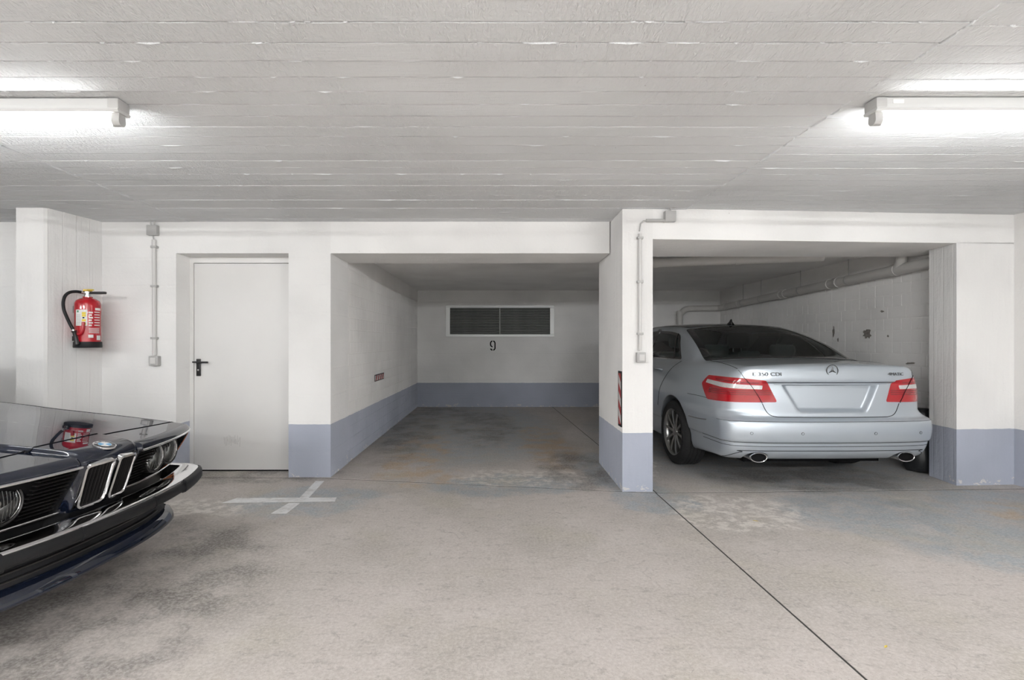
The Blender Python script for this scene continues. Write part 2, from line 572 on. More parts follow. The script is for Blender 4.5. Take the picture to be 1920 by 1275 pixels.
for si, (xa, xb, dz) in enumerate([(XJ[0], XJ[1], -0.003), (XJ[1], XJ[2], 0.0), (XJ[2], XJ[3], 0.006)]):
    row = 0
    y1 = 4.72 + (0.03 if si == 2 else 0.0)
    while y1 > 1.35:
        y0 = y1 - PITCH
        sd += 1
        z = CEIL + dz + random.gauss(0, 0.0008)
        wob = random.uniform(-0.012, 0.012)
        board(xa + 0.004 + wob * 0.3, xb - 0.004 + wob * 0.3, y0, y1, z, 0.0014, sd)
        # mortar fins squeezed out between the form boards
        x = xa + 0.1
        while x < xb - 0.15:
            L = random.choice([0.01, 0.015, 0.02, 0.03, 0.05, 0.10]) * random.uniform(0.6, 1.4)
            if random.random() < 0.50:
                d = random.choice([0.001, 0.002, 0.003, 0.0045, 0.006])
                w = random.uniform(0.0012, 0.0032)
                vs = []
                n = max(2, int(L / 0.03))
                for i in range(n + 1):
                    xx = x + L * i / n
                    q = d * random.uniform(0.5, 1.0) * (0.3 if i in (0, n) else 1.0)
                    zz = z + 0.004
                    vs += [(xx, y0 - w, zz), (xx, y0 + random.uniform(-.001, .001), z - q), (xx, y0 + w, zz)]
                fs = []
                for i in range(n):
                    a = i * 3
                    fs += [(a, a + 1, a + 4, a + 3), (a + 1, a + 2, a + 5, a + 4)]
                fins.add(vs, fs)
            x += L + random.uniform(0.005, 0.12)
        y1 = y0
# splashes along the pour joints
for xj in (XJ[1], XJ[2]):
    y = 1.4
    while y < 4.6:
        L = random.uniform(0.04, 0.16)
        d = random.uniform(0.003, 0.010)
        w = random.uniform(0.003, 0.006)
        o = random.uniform(-0.006, 0.006)
        zc = CEIL + 0.004
        fins.add([(xj - w + o, y, zc), (xj + w + o, y, zc), (xj + w + o, y + L, zc), (xj - w + o, y + L, zc), (xj + o, y + L * .2, zc - d - 0.004), (xj + o, y + L * .8, zc - d * .8 - 0.004)],
                 [(0, 3, 5, 4), (1, 4, 5, 2), (0, 4, 1), (3, 2, 5)])
        y += L + random.uniform(-0.01, 0.03)
fins.build('mortar_fin', 'ceiling', ceil_, fix=False, kind='stuff')

# front wall
wf = MB()
wf.prism([(-9.5, YF), (-2.838, YF), (-2.838, 5.25), (-9.5, 5.25)], 0, CEIL)
wf.prism([(-2.838, YF), (-1.804, YF), (-1.79, 5.25), (-2.838, 5.25)], 2.059, CEIL)
wf.prism([(-1.804, YF), (-1.417, YF), (bl(5.25), 5.25), (-1.78, 5.25)], 0, CEIL)
struct(wf, 'wall_front', 'wall', label='white front wall with the steel door and grey painted foot')
lt = MB().prism([(-1.417, YF), (1.147, YF), (1.176, 5.30), (bl(5.25), 5.30)], 2.059, CEIL)
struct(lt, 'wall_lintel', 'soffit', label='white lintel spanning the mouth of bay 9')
# pillar between the two bays
pl = MB().prism([(1.1436, 4.255), (1.396, 4.255), (1.44, 5.28), (1.178, 5.28)], 0, CEIL + 0.02)
struct(pl, 'wall_pillar', 'pillar', label='white pillar with grey foot between the two bays')
# second bay front
def ry(x): return 4.255 + (x - 1.396) * 0.0665
l2 = MB().prism([(1.396, ry(1.396)), (4.64, ry(4.64)), (4.64, 5.15), (1.43, 5.15)], 2.10, CEIL + 0.02)
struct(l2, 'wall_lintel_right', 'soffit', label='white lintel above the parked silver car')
rj = MB().prism([(4.085, ry(4.085)), (4.64, ry(4.64)), (4.64, 4.78), (4.135, 4.765)], 0, 2.11)
struct(rj, 'wall_jamb_right', 'pillar', label='white jamb with grey foot right of the silver car')
wr = MB().prism([(4.62, -8.5), (5.1, -8.5), (5.1, 4.9), (4.62, 4.9)], 0, CEIL + 0.02)
struct(wr, 'wall_right', 'block', label='white wall at the right end of the lane')
# left pillar carrying the extinguisher
pp = MB().prism([(-3.85, 4.205), (-3.625, 4.205), (-3.605, 4.222), (-3.51, 4.75), (-3.85, 4.75)], 0, CEIL + 0.01)
struct(pp, 'wall_pillar_left', 'pillar', label='white pillar carrying the fire extinguisher')
struct(MB().box(-9.5, 5.1, -8.75, -8.5, 0, CEIL + 0.02), 'wall_rear', 'wall', label='white wall behind the viewer')
struct(MB().box(-9.75, -9.5, -8.5, 4.9, 0, CEIL + 0.02), 'wall_left', 'wall', label='white wall at the far left end')
# bay interior
struct(MB().box(-1.7, 4.9, YB, YB + 0.2, 0, 2.4), 'wall_back', 'bay_wall_brightened', label='white rear wall of the bays with grey foot')
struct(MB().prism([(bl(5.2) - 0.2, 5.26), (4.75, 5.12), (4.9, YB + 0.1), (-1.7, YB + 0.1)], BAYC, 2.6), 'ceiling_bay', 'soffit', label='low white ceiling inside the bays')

# block walls of the bays: every block its own piece where it shows large enough
BH, SL, HD = 0.1245, 0.2495, 0.1248
def block_mesh(L):
    h, j, c, d = BH, 0.0045, 0.004, 0.005
    a = j
    vs, fs = [], []
    outer = [(a, a), (L - a, a), (L - a, h - a), (a, h - a)]
    inner = [(a + c, a + c), (L - a - c, a + c), (L - a - c, h - a - c), (a + c, h - a - c)]
    vs = [(x, 0.0, z) for x, z in outer] + [(x, -d * 0.5, z) for x, z in outer] + [(x, -d, z) for x, z in inner]
    for k in range(4):
        l = (k + 1) % 4
        fs += [(k, l, 4 + l, 4 + k), (4 + k, 4 + l, 8 + l, 8 + k)]
    fs.append((8, 9, 10, 11))
    return MB().add(vs, fs)
def block_wall(name, xf, y0, y1, zmax, side, single, label):
    """xf(Y): plane of the block faces; side +1: faces +X, -1: faces -X"""
    d = Vector((SK, 1, 0)).normalized()
    base_x = -0.005 * side
    poly = [(xf(y0) + base_x, y0), (xf(y1) + base_x, y1), (xf(y1) - 0.2 * side, y1), (xf(y0) - 0.2 * side, y0)]
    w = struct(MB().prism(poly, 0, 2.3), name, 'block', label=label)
    struct_top = MB().prism([(xf(y0), y0), (xf(y1), y1), (xf(y1) + base_x * 2, y1), (xf(y0) + base_x * 2, y0)], zmax, 2.3)
    struct_top.build('ring_beam', 'block', w)
    ang = math.atan2(1, SK) if side < 0 else math.atan2(-1, -SK)
    ms = {L: block_mesh(L).data('block', 'block', fix=True) for L in (SL, HD)}
    rest = MB()
    rows = int(zmax / BH)
    rr = random.Random(3)
    for r in range(rows):
        L = SL if r % 2 == 0 else HD
        y = y0 + (0.0 if r % 4 == 0 else 0.06)
        first = True
        z = r * BH
        while y + L * 0.5 < y1:
            Lk = L
            if r % 4 == 2 and first: Lk = HD
            if y + Lk > y1: break
            first = False
            ya, yb = y, y + Lk
            off = rr.gauss(0, 0.0009) * side
            # local x runs along the wall so that local -y points into the bay
            start = ya if side < 0 else yb
            if side < 0:
                # faces -X : local x = -Y dir
                start = yb
                dirv = Vector((-SK, -1, 0)).normalized()
            else:
                start = ya
                dirv = Vector((SK, 1, 0)).normalized()
            a = math.atan2(dirv.y, dirv.x)
            X = xf(start) + off - 0.005 * side
            if single(ya, z):
                o = bpy.data.objects.new('block', ms[Lk])
                o.location = (X, start, z)
                o.rotation_euler = (0, 0, a)
                link(o, w)
            else:
                R = Matrix.Rotation(a, 4, 'Z')
                bmb = block_mesh(Lk)
                rest.add([Vector((X, start, z)) + R @ Vector(v) for v in bmb.v], bmb.f)
            y += Lk
    rest.build('small_block', 'block', w, fix=False, kind='stuff')
    return w
block_wall('wall_bay_left', bl, 5.26, YB, 2.0, 1, lambda y, z: y < 6.9, 'white block wall on the left of bay 9 with grey foot')
block_wall('wall_bay_right', br, 4.80, YB, 2.0, -1, lambda y, z: z > 0.85 and y < 7.7, 'white block wall beside the parked silver car')

# ------------------------------------------------------------------ fluorescent lamps
def batten(loc, label, flip, group='batten lamps on the ceiling', L=1.52, twin=False, hot=False):
    """lamp along X; its visible end is at local x=0, the body runs along sign*X"""
    s = -1 if flip else 1
    t = thing('ceiling_light', loc, label, 'lamp', group)
    # loc.z is the ceiling; everything hangs below
    prof = [(-0.034, -0.002), (0.034, -0.002), (0.037, -0.034), (0.037, -0.046), (-0.037, -0.046), (-0.037, -0.034)]
    MB().sweep(prof, [(0.012 * s, 0, 0), ((L - 0.012) * s, 0, 0)]).build('housing', 'lamp_white', t)
    pr2 = [(-0.041, -0.047), (0.041, -0.047), (0.042, -0.053), (0.036, -0.062), (-0.036, -0.062), (-0.042, -0.053)]
    MB().sweep(pr2, [(0, 0, 0), (L * s, 0, 0)]).build('reflector_tray', 'lamp_white', t)
    for e in (0.0, L):
        x = e * s
        sg = s if e == 0 else -s
        cap = MB().cbox(min(x, x + 0.05 * sg), max(x, x + 0.05 * sg), -0.039, 0.039, -0.047, -0.001, 0.006)
        cap.build('end_cap', 'lamp_holder', t, smooth=35)
        hold = MB()
        pts = []
        for k in range(13):
            a = math.pi * k / 12
            pts.append((-0.023 * math.cos(a), -0.092 - 0.024 * math.sin(a)))
        prof3 = [(0.020, -0.060), (-0.020, -0.060)] + pts
        xa, xb = x + 0.008 * sg, x + 0.045 * sg
        n = len(prof3)
        hold.add([(xa, p, q) for p, q in prof3] + [(xb, p * 0.92, q) for p, q in prof3],
                 [tuple(range(n)), tuple(range(2 * n - 1, n - 1, -1))] + [(i, n + i, n + (i + 1) % n, (i + 1) % n) for i in range(n)])
        hold.build('tube_holder', 'lamp_holder', t, smooth=40)
    for dy in ((-0.03, 0.03) if twin else (0.0,)):
        MB().lathe([(0.0, 0.046), (0.0155, 0.046), (0.0155, L - 0.046), (0.0, L - 0.046)], (0, dy, -0.094), (s, 0, 0), 8).build('tube', 'tube_rear_boost' if hot else 'tube', t, smooth=40)
    if not flip:
        MB().box(0.075, 0.125, -0.0380, -0.0360, -0.030, -0.012).build('type_plate', 'print_white', t)
    return t
batten((-1.645, 2.335, CEIL - 0.006), 'fluorescent batten lamp on the ceiling above the dark blue car', True)
batten((1.765, 2.345, CEIL + 0.003), 'fluorescent batten lamp on the ceiling at the upper right', False)
batten((-5.3, 2.335, CEIL - 0.006), 'added unseen fluorescent batten lamp far down the lane on the left', True)  # lamp added outside the frame
for yy, where, spots in ((-1.85, 'row nearest behind the viewer', (-5.4, -2.2, 1.0, 4.2)), (-6.0, 'added row farthest behind the viewer', (-3.4, 0.75, 4.2))):  # far row and the extra power of both rows added to brighten the bays
    for i, xx in enumerate(spots):
        batten((xx, yy, CEIL + 0.009), 'unseen twin-tube batten lamp with added power, ' + 'first second third fourth'.split()[i] + ' from the left in the ' + where, True, twin=True, hot=True)

# ------------------------------------------------------------------ steel door
YD = 4.935
door = MB().cbox(-2.800, -1.775, YD, YD + 0.05, 0.012, 2.000, 0.003)
d1 = struct(door, 'door_1', 'door', smooth=35, label='white steel door with black lever handle')
fr = MB().box(-2.838, -2.803, YD - 0.012, YD + 0.07, 0, 2.06)
fr.build('frame_jamb', 'door', d1)
MB().box(-2.803, -1.76, YD - 0.012, YD + 0.07, 2.004, 2.06).build('frame_head', 'door', d1)
MB().box(-2.82, -1.77, YD + 0.0, YD + 0.055, 0.0, 0.011).build('threshold', 'black_matte', d1)
hx = at(373, 0, YD).x
pz0, pz1 = at(0, 705, YD).z, at(0, 673, YD).z
MB().cbox(hx - 0.021, hx + 0.021, YD - 0.011, YD, pz0, pz1, 0.004).build('handle_plate', 'black_plastic', d1, smooth=40)
lz = at(0, 679, YD).z
MB().tube([(hx, YD - 0.005, lz), (hx, YD - 0.045, lz), (hx + 0.006, YD - 0.053, lz), (hx + 0.02, YD - 0.055, lz), (hx + 0.115, YD - 0.055, lz)], 0.0095, 12).build('lever', 'black_plastic', d1, smooth=50)
MB().tube([(hx - 0.045, YD - 0.03, lz + 0.002), (hx + 0.03, YD - 0.03, lz + 0.002)], 0.008, 10).build('lever_neck', 'black_plastic', d1, smooth=50)
MB().lathe([(0.0, 0), (0.009, 0.001), (0.009, 0.006), (0.0, 0.006)], (hx, YD - 0.008, lz - 0.075), (0, -1, 0), 14).build('lock_cylinder', 'steel', d1, smooth=40)
sc = MB()
for k in range(15):                              # scribbled scratches low on the door
    x = at(421 + k * 2.0, 0, YD).x
    z = at(0, 826 + random.uniform(-3, 3), YD).z
    h = random.uniform(0.02, 0.05)
    dx = random.uniform(-0.012, 0.012)
    sc.add([(x, YD - 0.0006, z - h), (x + 0.004, YD - 0.0006, z - h), (x + 0.004 + dx, YD - 0.0006, z + h), (x + dx, YD - 0.0006, z + h)], [(0, 1, 2, 3)])
sc.build('scratch_marks', 'scratch', d1, fix=False)

# ------------------------------------------------------------------ ventilation grille and stencilled 9
Yv = YB
v0, v1 = at(836, 631.5, Yv), at(1039, 572.5, Yv)
vt = thing('ventilation_grille', (v0.x, Yv, v0.z), 'wide louvred ventilation grille in an aluminium frame on the rear wall', 'vent')
W, H = v1.x - v0.x, v1.z - v0.z
fw = 0.062
MB().cbox(0, W, -0.03, 0, 0, fw * 0.75, 0.004).build('frame_bottom', 'vent_frame', vt)
MB().cbox(0, W, -0.03, 0, H - fw * 0.8, H, 0.004).build('frame_top', 'vent_frame', vt)
MB().cbox(0, fw * 1.3, -0.0295, 0, fw * 0.75, H - fw * 0.8, 0.004).build('frame_side', 'vent_frame', vt)
MB().cbox(W - fw * 1.3, W, -0.0295, 0, fw * 0.75, H - fw * 0.8, 0.004).build('frame_side', 'vent_frame', vt)
xa, xm, xb = fw * 1.3, W * 0.4985, W - fw * 1.3
z0, z1 = fw * 0.75, H - fw * 0.8
MB().box(xa, xb, -0.004, -0.001, z0, z1).build('backing', 'black_matte', vt)
MB().box(xm - 0.011, xm + 0.011, -0.030, -0.004, z0, z1).build('mullion', 'vent_slat', vt)
NS = 16
p = (z1 - z0) / NS
sl = MB().add([(0, -0.026, 0.004), (1, -0.026, 0.004), (1, -0.026, 0.012), (0, -0.026, 0.012), (0, -0.006, p * 0.75), (1, -0.006, p * 0.75), (1, -0.006, p * 0.75 + 0.005), (0, -0.006, p * 0.75 + 0.005)],
              [(0, 1, 2, 3), (0, 4, 5, 1), (3, 2, 6, 7), (4, 7, 6, 5), (0, 3, 7, 4), (1, 5, 6, 2)]).data('slat', 'vent_slat', fix=True)
for k in range(NS):
    for q0, q1 in ((xa, xm - 0.011), (xm + 0.011, xb)):
        o = bpy.data.objects.new('slat', sl)
        o.location = (q0, 0, z0 + p * k)
        o.scale = (q1 - q0, 1, 1)
        link(o, vt)
# stencil 9: three strokes parted by the stencil bridges
n9c = at(924, 648, YB)
n9 = thing('bay_number', (n9c.x, YB - 0.0005, n9c.z), 'black stencilled number 9 below the ventilation grille', 'number')
def stroke(pts, w=0.0185):
    mb = MB()
    P = [Vector((a, 0, b)) for a, b in pts]
    L, R = [], []
    for i, q in enumerate(P):
        d = (P[min(i + 1, len(P) - 1)] - P[max(i - 1, 0)]).normalized()
        nrm = Vector((-d.z, 0, d.x))
        L.append(q + nrm * w / 1.0 * 0.62)
        R.append(q - nrm * w / 1.0 * 0.62)
    n = len(P)
    vs = [(a.x, -0.001, a.z) for a in L] + [(a.x, -0.001, a.z) for a in R]
    mb.add(vs, [(i, i + 1, n + i + 1, n + i) for i in range(n - 1)])
    mb.build('stroke', 'black_matte', n9, fix=True)
def arc(cx, cz, rx, rz, a0, a1, n=9):
    return [(cx + rx * math.cos(math.radians(a0 + (a1 - a0) * i / n)), cz + rz * math.sin(math.radians(a0 + (a1 - a0) * i / n))) for i in range(n + 1)]
stroke(arc(0, 0.045, 0.042, 0.042, 100, 180) + [(-0.042, 0.02)] + arc(0, 0.02, 0.042, 0.042, 180, 262))
stroke(arc(0, 0.045, 0.042, 0.042, 80, 0) + [(0.042, -0.045)] + arc(0, -0.045, 0.042, 0.042, 0, -80))
stroke(arc(0, -0.045, 0.042, 0.042, -100, -165, 6))

# ------------------------------------------------------------------ wiring on the walls
def conduit_left():
    Y = YF
    bx = at(289, 434, Y)
    t = thing('light_switch', (bx.x, Y, 0), 'grey switch and junction box joined by a conduit left of the door', 'switch')
    def L(px, py): q = at(px, py, Y); return q.x - bx.x, q.z
    x, z = L(289.5, 433)
    MB().cbox(x - 0.047, x + 0.047, -0.045, 0, z - 0.047, z + 0.047, 0.006).build('junction_box', 'grey_plastic', t, smooth=35)
    for dx in (-0.02, 0.012):
        MB().tube([(x + dx, -0.02, z + 0.045), (x + dx - 0.004, -0.018, z + 0.07), (x + dx - 0.015 * (1 if dx < 0 else -0.4), -0.02, CEIL)], 0.006, 8).build('cable', 'pale_plastic', t, smooth=50)
    x1, z1 = L(292.5, 668)
    MB().tube([(x, -0.022, z - 0.045), (x + 0.006, -0.022, z - 0.075), (x1 - 0.004, -0.022, z - 0.10)], 0.006, 8).build('cable', 'grey_plastic', t, smooth=50)
    MB().tube([(x + 0.010, -0.022, z - 0.085), (x1, -0.022, z1 + 0.01)], 0.017, 12).build('conduit', 'pale_plastic', t, smooth=50)
    for py in (464, 537, 634):
        xx, zz = L(292, py)
        MB().cbox(xx - 0.025, xx + 0.030, -0.042, 0, zz - 0.010, zz + 0.010, 0.004).build('clip', 'grey_plastic', t, smooth=35)
    xs, zs = L(293.5, 676.5)
    MB().cbox(xs - 0.043, xs + 0.043, -0.05, 0, zs - 0.045, zs + 0.045, 0.007).build('switch_box', 'grey_plastic', t, smooth=35)
    MB().cbox(xs - 0.024, xs + 0.024, -0.057, -0.045, zs - 0.026, zs + 0.030, 0.004).build('rocker', 'pale_plastic', t, smooth=35)
conduit_left()
def conduit_right():
    Y = 4.255
    bx = at(1200, 670, Y)
    t = thing('light_switch', (bx.x, Y, 0), 'pale switch and junction box joined by a conduit on the pillar', 'switch')
    def L(px, py): q = at(px, py, Y); return q.x - bx.x, q.z
    x, z = L(1254.5, 407)
    MB().cbox(x - 0.045, x + 0.045, -0.045, 0.012, z - 0.045, z + 0.045, 0.006).build('junction_box', 'grey_plastic', t, smooth=35)
    for dx in (-0.012, 0.010):
        MB().tube([(x + dx, -0.02, z + 0.042), (x + dx * 0.5, -0.018, z + 0.07), (x + dx * 2.0 + 0.02, -0.02, CEIL)], 0.0055, 8).build('cable', 'pale_plastic', t, smooth=50)
    xh, zh = L(1210, 414.5)
    MB().tube([(x - 0.04, -0.02, zh), (xh, -0.02, zh)], 0.0125, 12).build('conduit', 'grey_plastic', t, smooth=50)
    xv, zv = L(1198.5, 428)
    MB().tube([(xh + 0.01, -0.02, zh), (xh - 0.022, -0.02, zh - 0.004), (xv + 0.006, -0.02, zh - 0.028), (xv - 0.004, -0.02, zv - 0.03)], 0.006, 8).build('cable', 'grey_plastic', t, smooth=50)
    xe, ze = L(1199, 656)
    MB().tube([(xv, -0.02, zv - 0.05), (xv, -0.02, ze - 0.005)], 0.0145, 12).build('conduit', 'pale_plastic', t, smooth=50)
    for py in (447, 529, 626):
        xx, zz = L(1198.5, py)
        MB().cbox(xx - 0.024, xx + 0.026, -0.038, 0, zz - 0.009, zz + 0.009, 0.004).build('clip', 'grey_plastic', t, smooth=35)
    xs, zs = L(1200, 670)
    MB().cbox(xs - 0.037, xs + 0.037, -0.048, 0, zs - 0.042, zs + 0.042, 0.007).build('switch_box', 'grey_plastic', t, smooth=35)
    MB().cbox(xs - 0.020, xs + 0.024, -0.054, -0.044, zs - 0.026, zs + 0.026, 0.004).build('rocker', 'pale_plastic', t, smooth=35)
conduit_right()

# ------------------------------------------------------------------ reflectors
# red and white strip on the pillar edge
def hazard(name, origin, ax, nrm, L, Hh, nstripe, lean, label, first=0, slat=0.18):
    """plate of length L along ax(0/1 vertical) and height Hh; stripes slanted, in a black rim"""
    t = thing(name, origin, label, 'reflector')
    a = Vector(ax).normalized(); n = Vector(nrm).normalized()
    b = n.cross(a).normalized()
    def quad(pts, off, nm, mat):
        v = [a * p + b * q + n * off for p, q in pts]
        v2 = [a * p + b * q for p, q in pts]
        k = len(pts)
        MB().add(v + v2, [tuple(range(k)), tuple(range(2 * k - 1, k - 1, -1))] + [(i, k + i, k + (i + 1) % k, (i + 1) % k) for i in range(k)]).build(nm, mat, t)
    quad([(0, 0), (L, 0), (L, Hh), (0, Hh)], 0.006, 'plate', 'black_rubber')
    m = slat * Hh
    x0, x1, y0, y1 = m, L - m, m, Hh - m
    st = (x1 - x0 + lean) / nstripe
    for k in range(nstripe):
        p0 = x0 - lean + st * k
        poly = [(p0, y0), (p0 + st, y0), (p0 + st + lean, y1), (p0 + lean, y1)]
        # clip to the plate between x0 and x1
        def clip(poly, xc, keep_greater):
            out = []
            for i in range(len(poly)):
                P, Q = poly[i], poly[(i + 1) % len(poly)]
                ip = (P[0] >= xc) == keep_greater or P[0] == xc
                iq = (Q[0] >= xc) == keep_greater or Q[0] == xc
                if ip: out.append(P)
                if ip != iq:
                    u = (xc - P[0]) / (Q[0] - P[0])
                    out.append((xc, P[1] + u * (Q[1] - P[1])))
            return out
        poly = clip(poly, x0, True)
        if len(poly) > 2: poly = clip(poly, x1, False)
        if len(poly) > 2:
            quad(poly, 0.0075, 'stripe', 'print_red' if (k + first) % 2 == 0 else 'print_white')
    return t
zt, zb = at(0, 696, 4.3).z, at(0, 800, 4.3).z
hazard('edge_reflector', (1.1436 + SK * 0.02 - 0.0005, 4.265, zb), (0, 0, 1), (-1, 0, 0), zt - zb, 0.105, 7, 0.06, 'tall red and white striped edge guard on the pillar corner')
ya, yb = 6.36, 6.86
zc = at(0, 714, 6.36).z
hazard('wall_reflector', (bl(ya) + 0.002, ya, 1.25 - 74.5 / 960 * 6.45), (SK, 1, 0), (1, -SK, 0), yb - ya, 0.082, 9, 0.05, 'small red and white striped plate on the left wall of bay 9', first=1, slat=0.12)

# ------------------------------------------------------------------ fire extinguisher
ex = thing('fire_extinguisher', (-3.443, 4.44, 1.195), 'red fire extinguisher with black hose on the left pillar', 'fire extinguisher')
R = 0.094
MB().lathe([(0, 0.02), (R, 0.02), (R, 0.365), (R * 0.985, 0.385), (R * 0.90, 0.405), (R * 0.62, 0.424), (0.036, 0.432), (0.036, 0.44), (0, 0.44)], n=40).build('cylinder', 'red_enamel', ex, smooth=40)
MB().lathe([(0, 0), (R + 0.006, 0), (R + 0.009, 0.006), (R + 0.007, 0.05), (R - 0.002, 0.052), (R - 0.002, 0.02), (0, 0.02)], n=40).build('foot_ring', 'black_rubber', ex, smooth=40)
MB().lathe([(0, 0.437), (0.028, 0.437), (0.028, 0.455), (0.022, 0.457), (0.022, 0.47), (0.030, 0.472), (0.030, 0.485), (0, 0.487)], n=24).build('valve_body', 'steel', ex, smooth=40)
MB().lathe([(0, 0.487), (0.036, 0.487), (0.036, 0.499), (0.020, 0.503), (0, 0.503)], n=6).build('valve_knob', 'brass', ex)
MB().box(-0.03, 0.045, -0.012, 0.012, 0.496, 0.506).build('safety_tag', 'print_yellow', ex)
MB().cbox(0.018, 0.155, -0.016, 0.016, 0.464, 0.486, 0.007).build('carry_handle', 'black_plastic', ex, smooth=40)
def HR(pts, a=math.radians(38)):                  # the hose swings out along the wall, towards the lane
    c_, s_ = math.cos(a), math.sin(a)
    return [(p[0] * c_ - p[1] * s_, p[0] * s_ + p[1] * c_, p[2]) for p in pts]
MB().tube(HR([(-0.02, 0.0, 0.472), (-0.05, -0.01, 0.478)]), 0.012, 12).build('hose_fitting', 'steel', ex, smooth=40)
hp = [(-0.045, -0.01, 0.478), (-0.085, -0.02, 0.48), (-0.125, -0.03, 0.468), (-0.152, -0.04, 0.435), (-0.163, -0.05, 0.38), (-0.158, -0.06, 0.32), (-0.14, -0.07, 0.26), (-0.118, -0.078, 0.20), (-0.098, -0.084, 0.155)]
def smooth_path(pts, n=6):
    P = [Vector(p) for p in pts]
    out = []
    for i in range(len(P) - 1):
        a, b, c, d = P[max(i - 1, 0)], P[i], P[i + 1], P[min(i + 2, len(P) - 1)]
        for k in range(n):
            t = k / n
            out.append(0.5 * ((2 * b) + (c - a) * t + (2 * a - 5 * b + 4 * c - d) * t * t + (3 * b - a - 3 * c + d) * t ** 3))
    out.append(P[-1])
    return out
MB().tube(HR(smooth_path(hp)), 0.0125, 12).build('hose', 'black_rubber', ex, smooth=60)
MB().tube(HR([(-0.098, -0.084, 0.155), (-0.092, -0.086, 0.14)]), 0.013, 12).build('hose_collar', 'steel', ex, smooth=40)
MB().tube(HR([(-0.093, -0.086, 0.142), (-0.090, -0.087, 0.130), (-0.082, -0.088, 0.09), (-0.070, -0.09, 0.03)]), [0.022, 0.014, 0.015, 0.019], 12).build('nozzle', 'black_plastic', ex, smooth=40)
MB().tube(HR(smooth_path([(-0.085, -0.075, 0.115), (-0.05, -0.095, 0.12), (-0.035, -0.103, 0.16), (-0.03, -0.104, 0.22)])), [0.012] * 19, 10).build('nozzle_clip', 'red_enamel', ex, smooth=50)
MB().box(-R - 0.018, -R + 0.02, -0.03, 0.03, 0.06, 0.10).build('bracket_foot', 'black_plastic', ex)
MB().cbox(-0.108, -R + 0.012, -0.03, 0.03, 0.30, 0.36, 0.004).build('wall_bracket', 'steel', ex)
def curved_label(a0, a1, z0, z1, name, mat, rr=R + 0.0006, par=ex, n=10):
    vs, fs = [], []
    for i in range(n + 1):
        a = math.radians(a0 + (a1 - a0) * i / n)
        vs += [(rr * math.cos(a), rr * math.sin(a), z0), (rr * math.cos(a), rr * math.sin(a), z1)]
    fs = [(2 * i, 2 * i + 2, 2 * i + 3, 2 * i + 1) for i in range(n)]
    return MB().add(vs, fs).build(name, mat, par, smooth=True, fix=False)
V0 = -90 + math.degrees(math.atan2(3.45, 4.44)) * 1.0     # direction from the bottle to the viewer
def vd(d): return V0 + d
yl = curved_label(vd(-58), vd(-2), 0.188, 0.325, 'instruction_label', 'print_white')
for k, (zz, m) in enumerate([(0.295, 'print_yellow'), (0.275, 'print_yellow'), (0.235, 'print_yellow'), (0.205, 'print_yellow')]):
    curved_label(vd(-25), vd(-8), zz - 0.010, zz + 0.009, 'pictogram', m, R + 0.0011, yl, 4)
curved_label(vd(-22), vd(-14), 0.250, 0.262, 'pictogram', 'black_matte', R + 0.0011, yl, 3)
curved_label(vd(-50), vd(-40), 0.302, 0.318, 'recycling_mark', 'print_green', R + 0.0011, yl, 3)
for k in range(7):
    curved_label(vd(-52), vd(-30), 0.20 + k * 0.013, 0.204 + k * 0.013, 'print_line', 'grey_plastic', R + 0.0011, yl, 3)
for k in range(6):                                # white lettering block printed on the bottle
    curved_label(vd(3), vd(22 if k % 2 else 17), 0.185 + k * 0.022, 0.198 + k * 0.022, 'large_print', 'print_white')
    curved_label(vd(28), vd(60), 0.19 + k * 0.0225, 0.197 + k * 0.0225, 'small_print', 'print_white')
for k in range(5):
    curved_label(vd(4), vd(56), 0.125 + k * 0.010, 0.129 + k * 0.010, 'small_print', 'print_white')
curved_label(vd(32), vd(66), 0.322, 0.342, 'type_print', 'print_white')
curved_label(vd(2), vd(24), 0.086, 0.112, 'test_badge', 'print_white')
curved_label(vd(40), vd(66), 0.066, 0.105, 'type_print', 'print_white')

# ------------------------------------------------------------------ drain pipes in the second bay
pp_ = thing('drain_pipe', (4.2, 7.0, 1.9), 'long painted drain pipe falling along the wall above the silver car', 'pipe')
PO = Vector((4.2, 7.0, 1.9))
A, B = Vector((4.268, 4.85, 2.005)), Vector((4.40, 9.45, 1.882))
def PL(pts): return [Vector(p) - PO for p in pts]
MB().tube(PL([A, B]), 0.055, 20).build('pipe_run', 'pipe', pp_, smooth=50)
elb = smooth_path([B, B + Vector((0.0, 0.10, -0.004)), B + Vector((-0.05, 0.155, -0.006)), B + Vector((-0.15, 0.17, -0.01)), Vector((3.92, 9.62, 1.868)), Vector((3.78, 9.62, 1.85)), Vector((3.69, 9.62, 1.77)), Vector((3.665, 9.62, 1.66)), Vector((3.66, 9.62, 0.1))], 5)
MB().tube(PL(elb), 0.054, 20).build('pipe_bend', 'pipe', pp_, smooth=50)
for u in (0.10, 0.30, 0.305, 0.335, 0.55, 0.575, 0.86, 0.97):
    q = A.lerp(B, u); dv = (B - A).normalized()
    MB().tube(PL([q, q + dv * 0.06]), 0.063, 20).build('coupling', 'pipe', pp_, smooth=50)
for u in (0.26, 0.47, 0.70, 0.83):
    q = A.lerp(B, u); dv = (B - A).normalized()
    MB().tube(PL([q, q + dv * 0.022]), 0.060, 20).build('hanger_ring', 'galv', pp_, smooth=50)
    MB().tube(PL([q + Vector((0, .01, 0.055)), Vector((q.x, q.y + .01, BAYC))]), 0.005, 8).build('hanger_rod', 'galv', pp_, smooth=50)
q = A.lerp(B, 0.085)
MB().tube(PL(smooth_path([q + Vector((0, 0.06, 0)), q + Vector((-0.02, 0.0, 0.07)), Vector((q.x - 0.03, q.y - 0.02, 2.12)), Vector((q.x - 0.03, q.y - 0.02, 2.23))], 4)), 0.05, 18).build('branch_pipe', 'pipe', pp_, smooth=50)
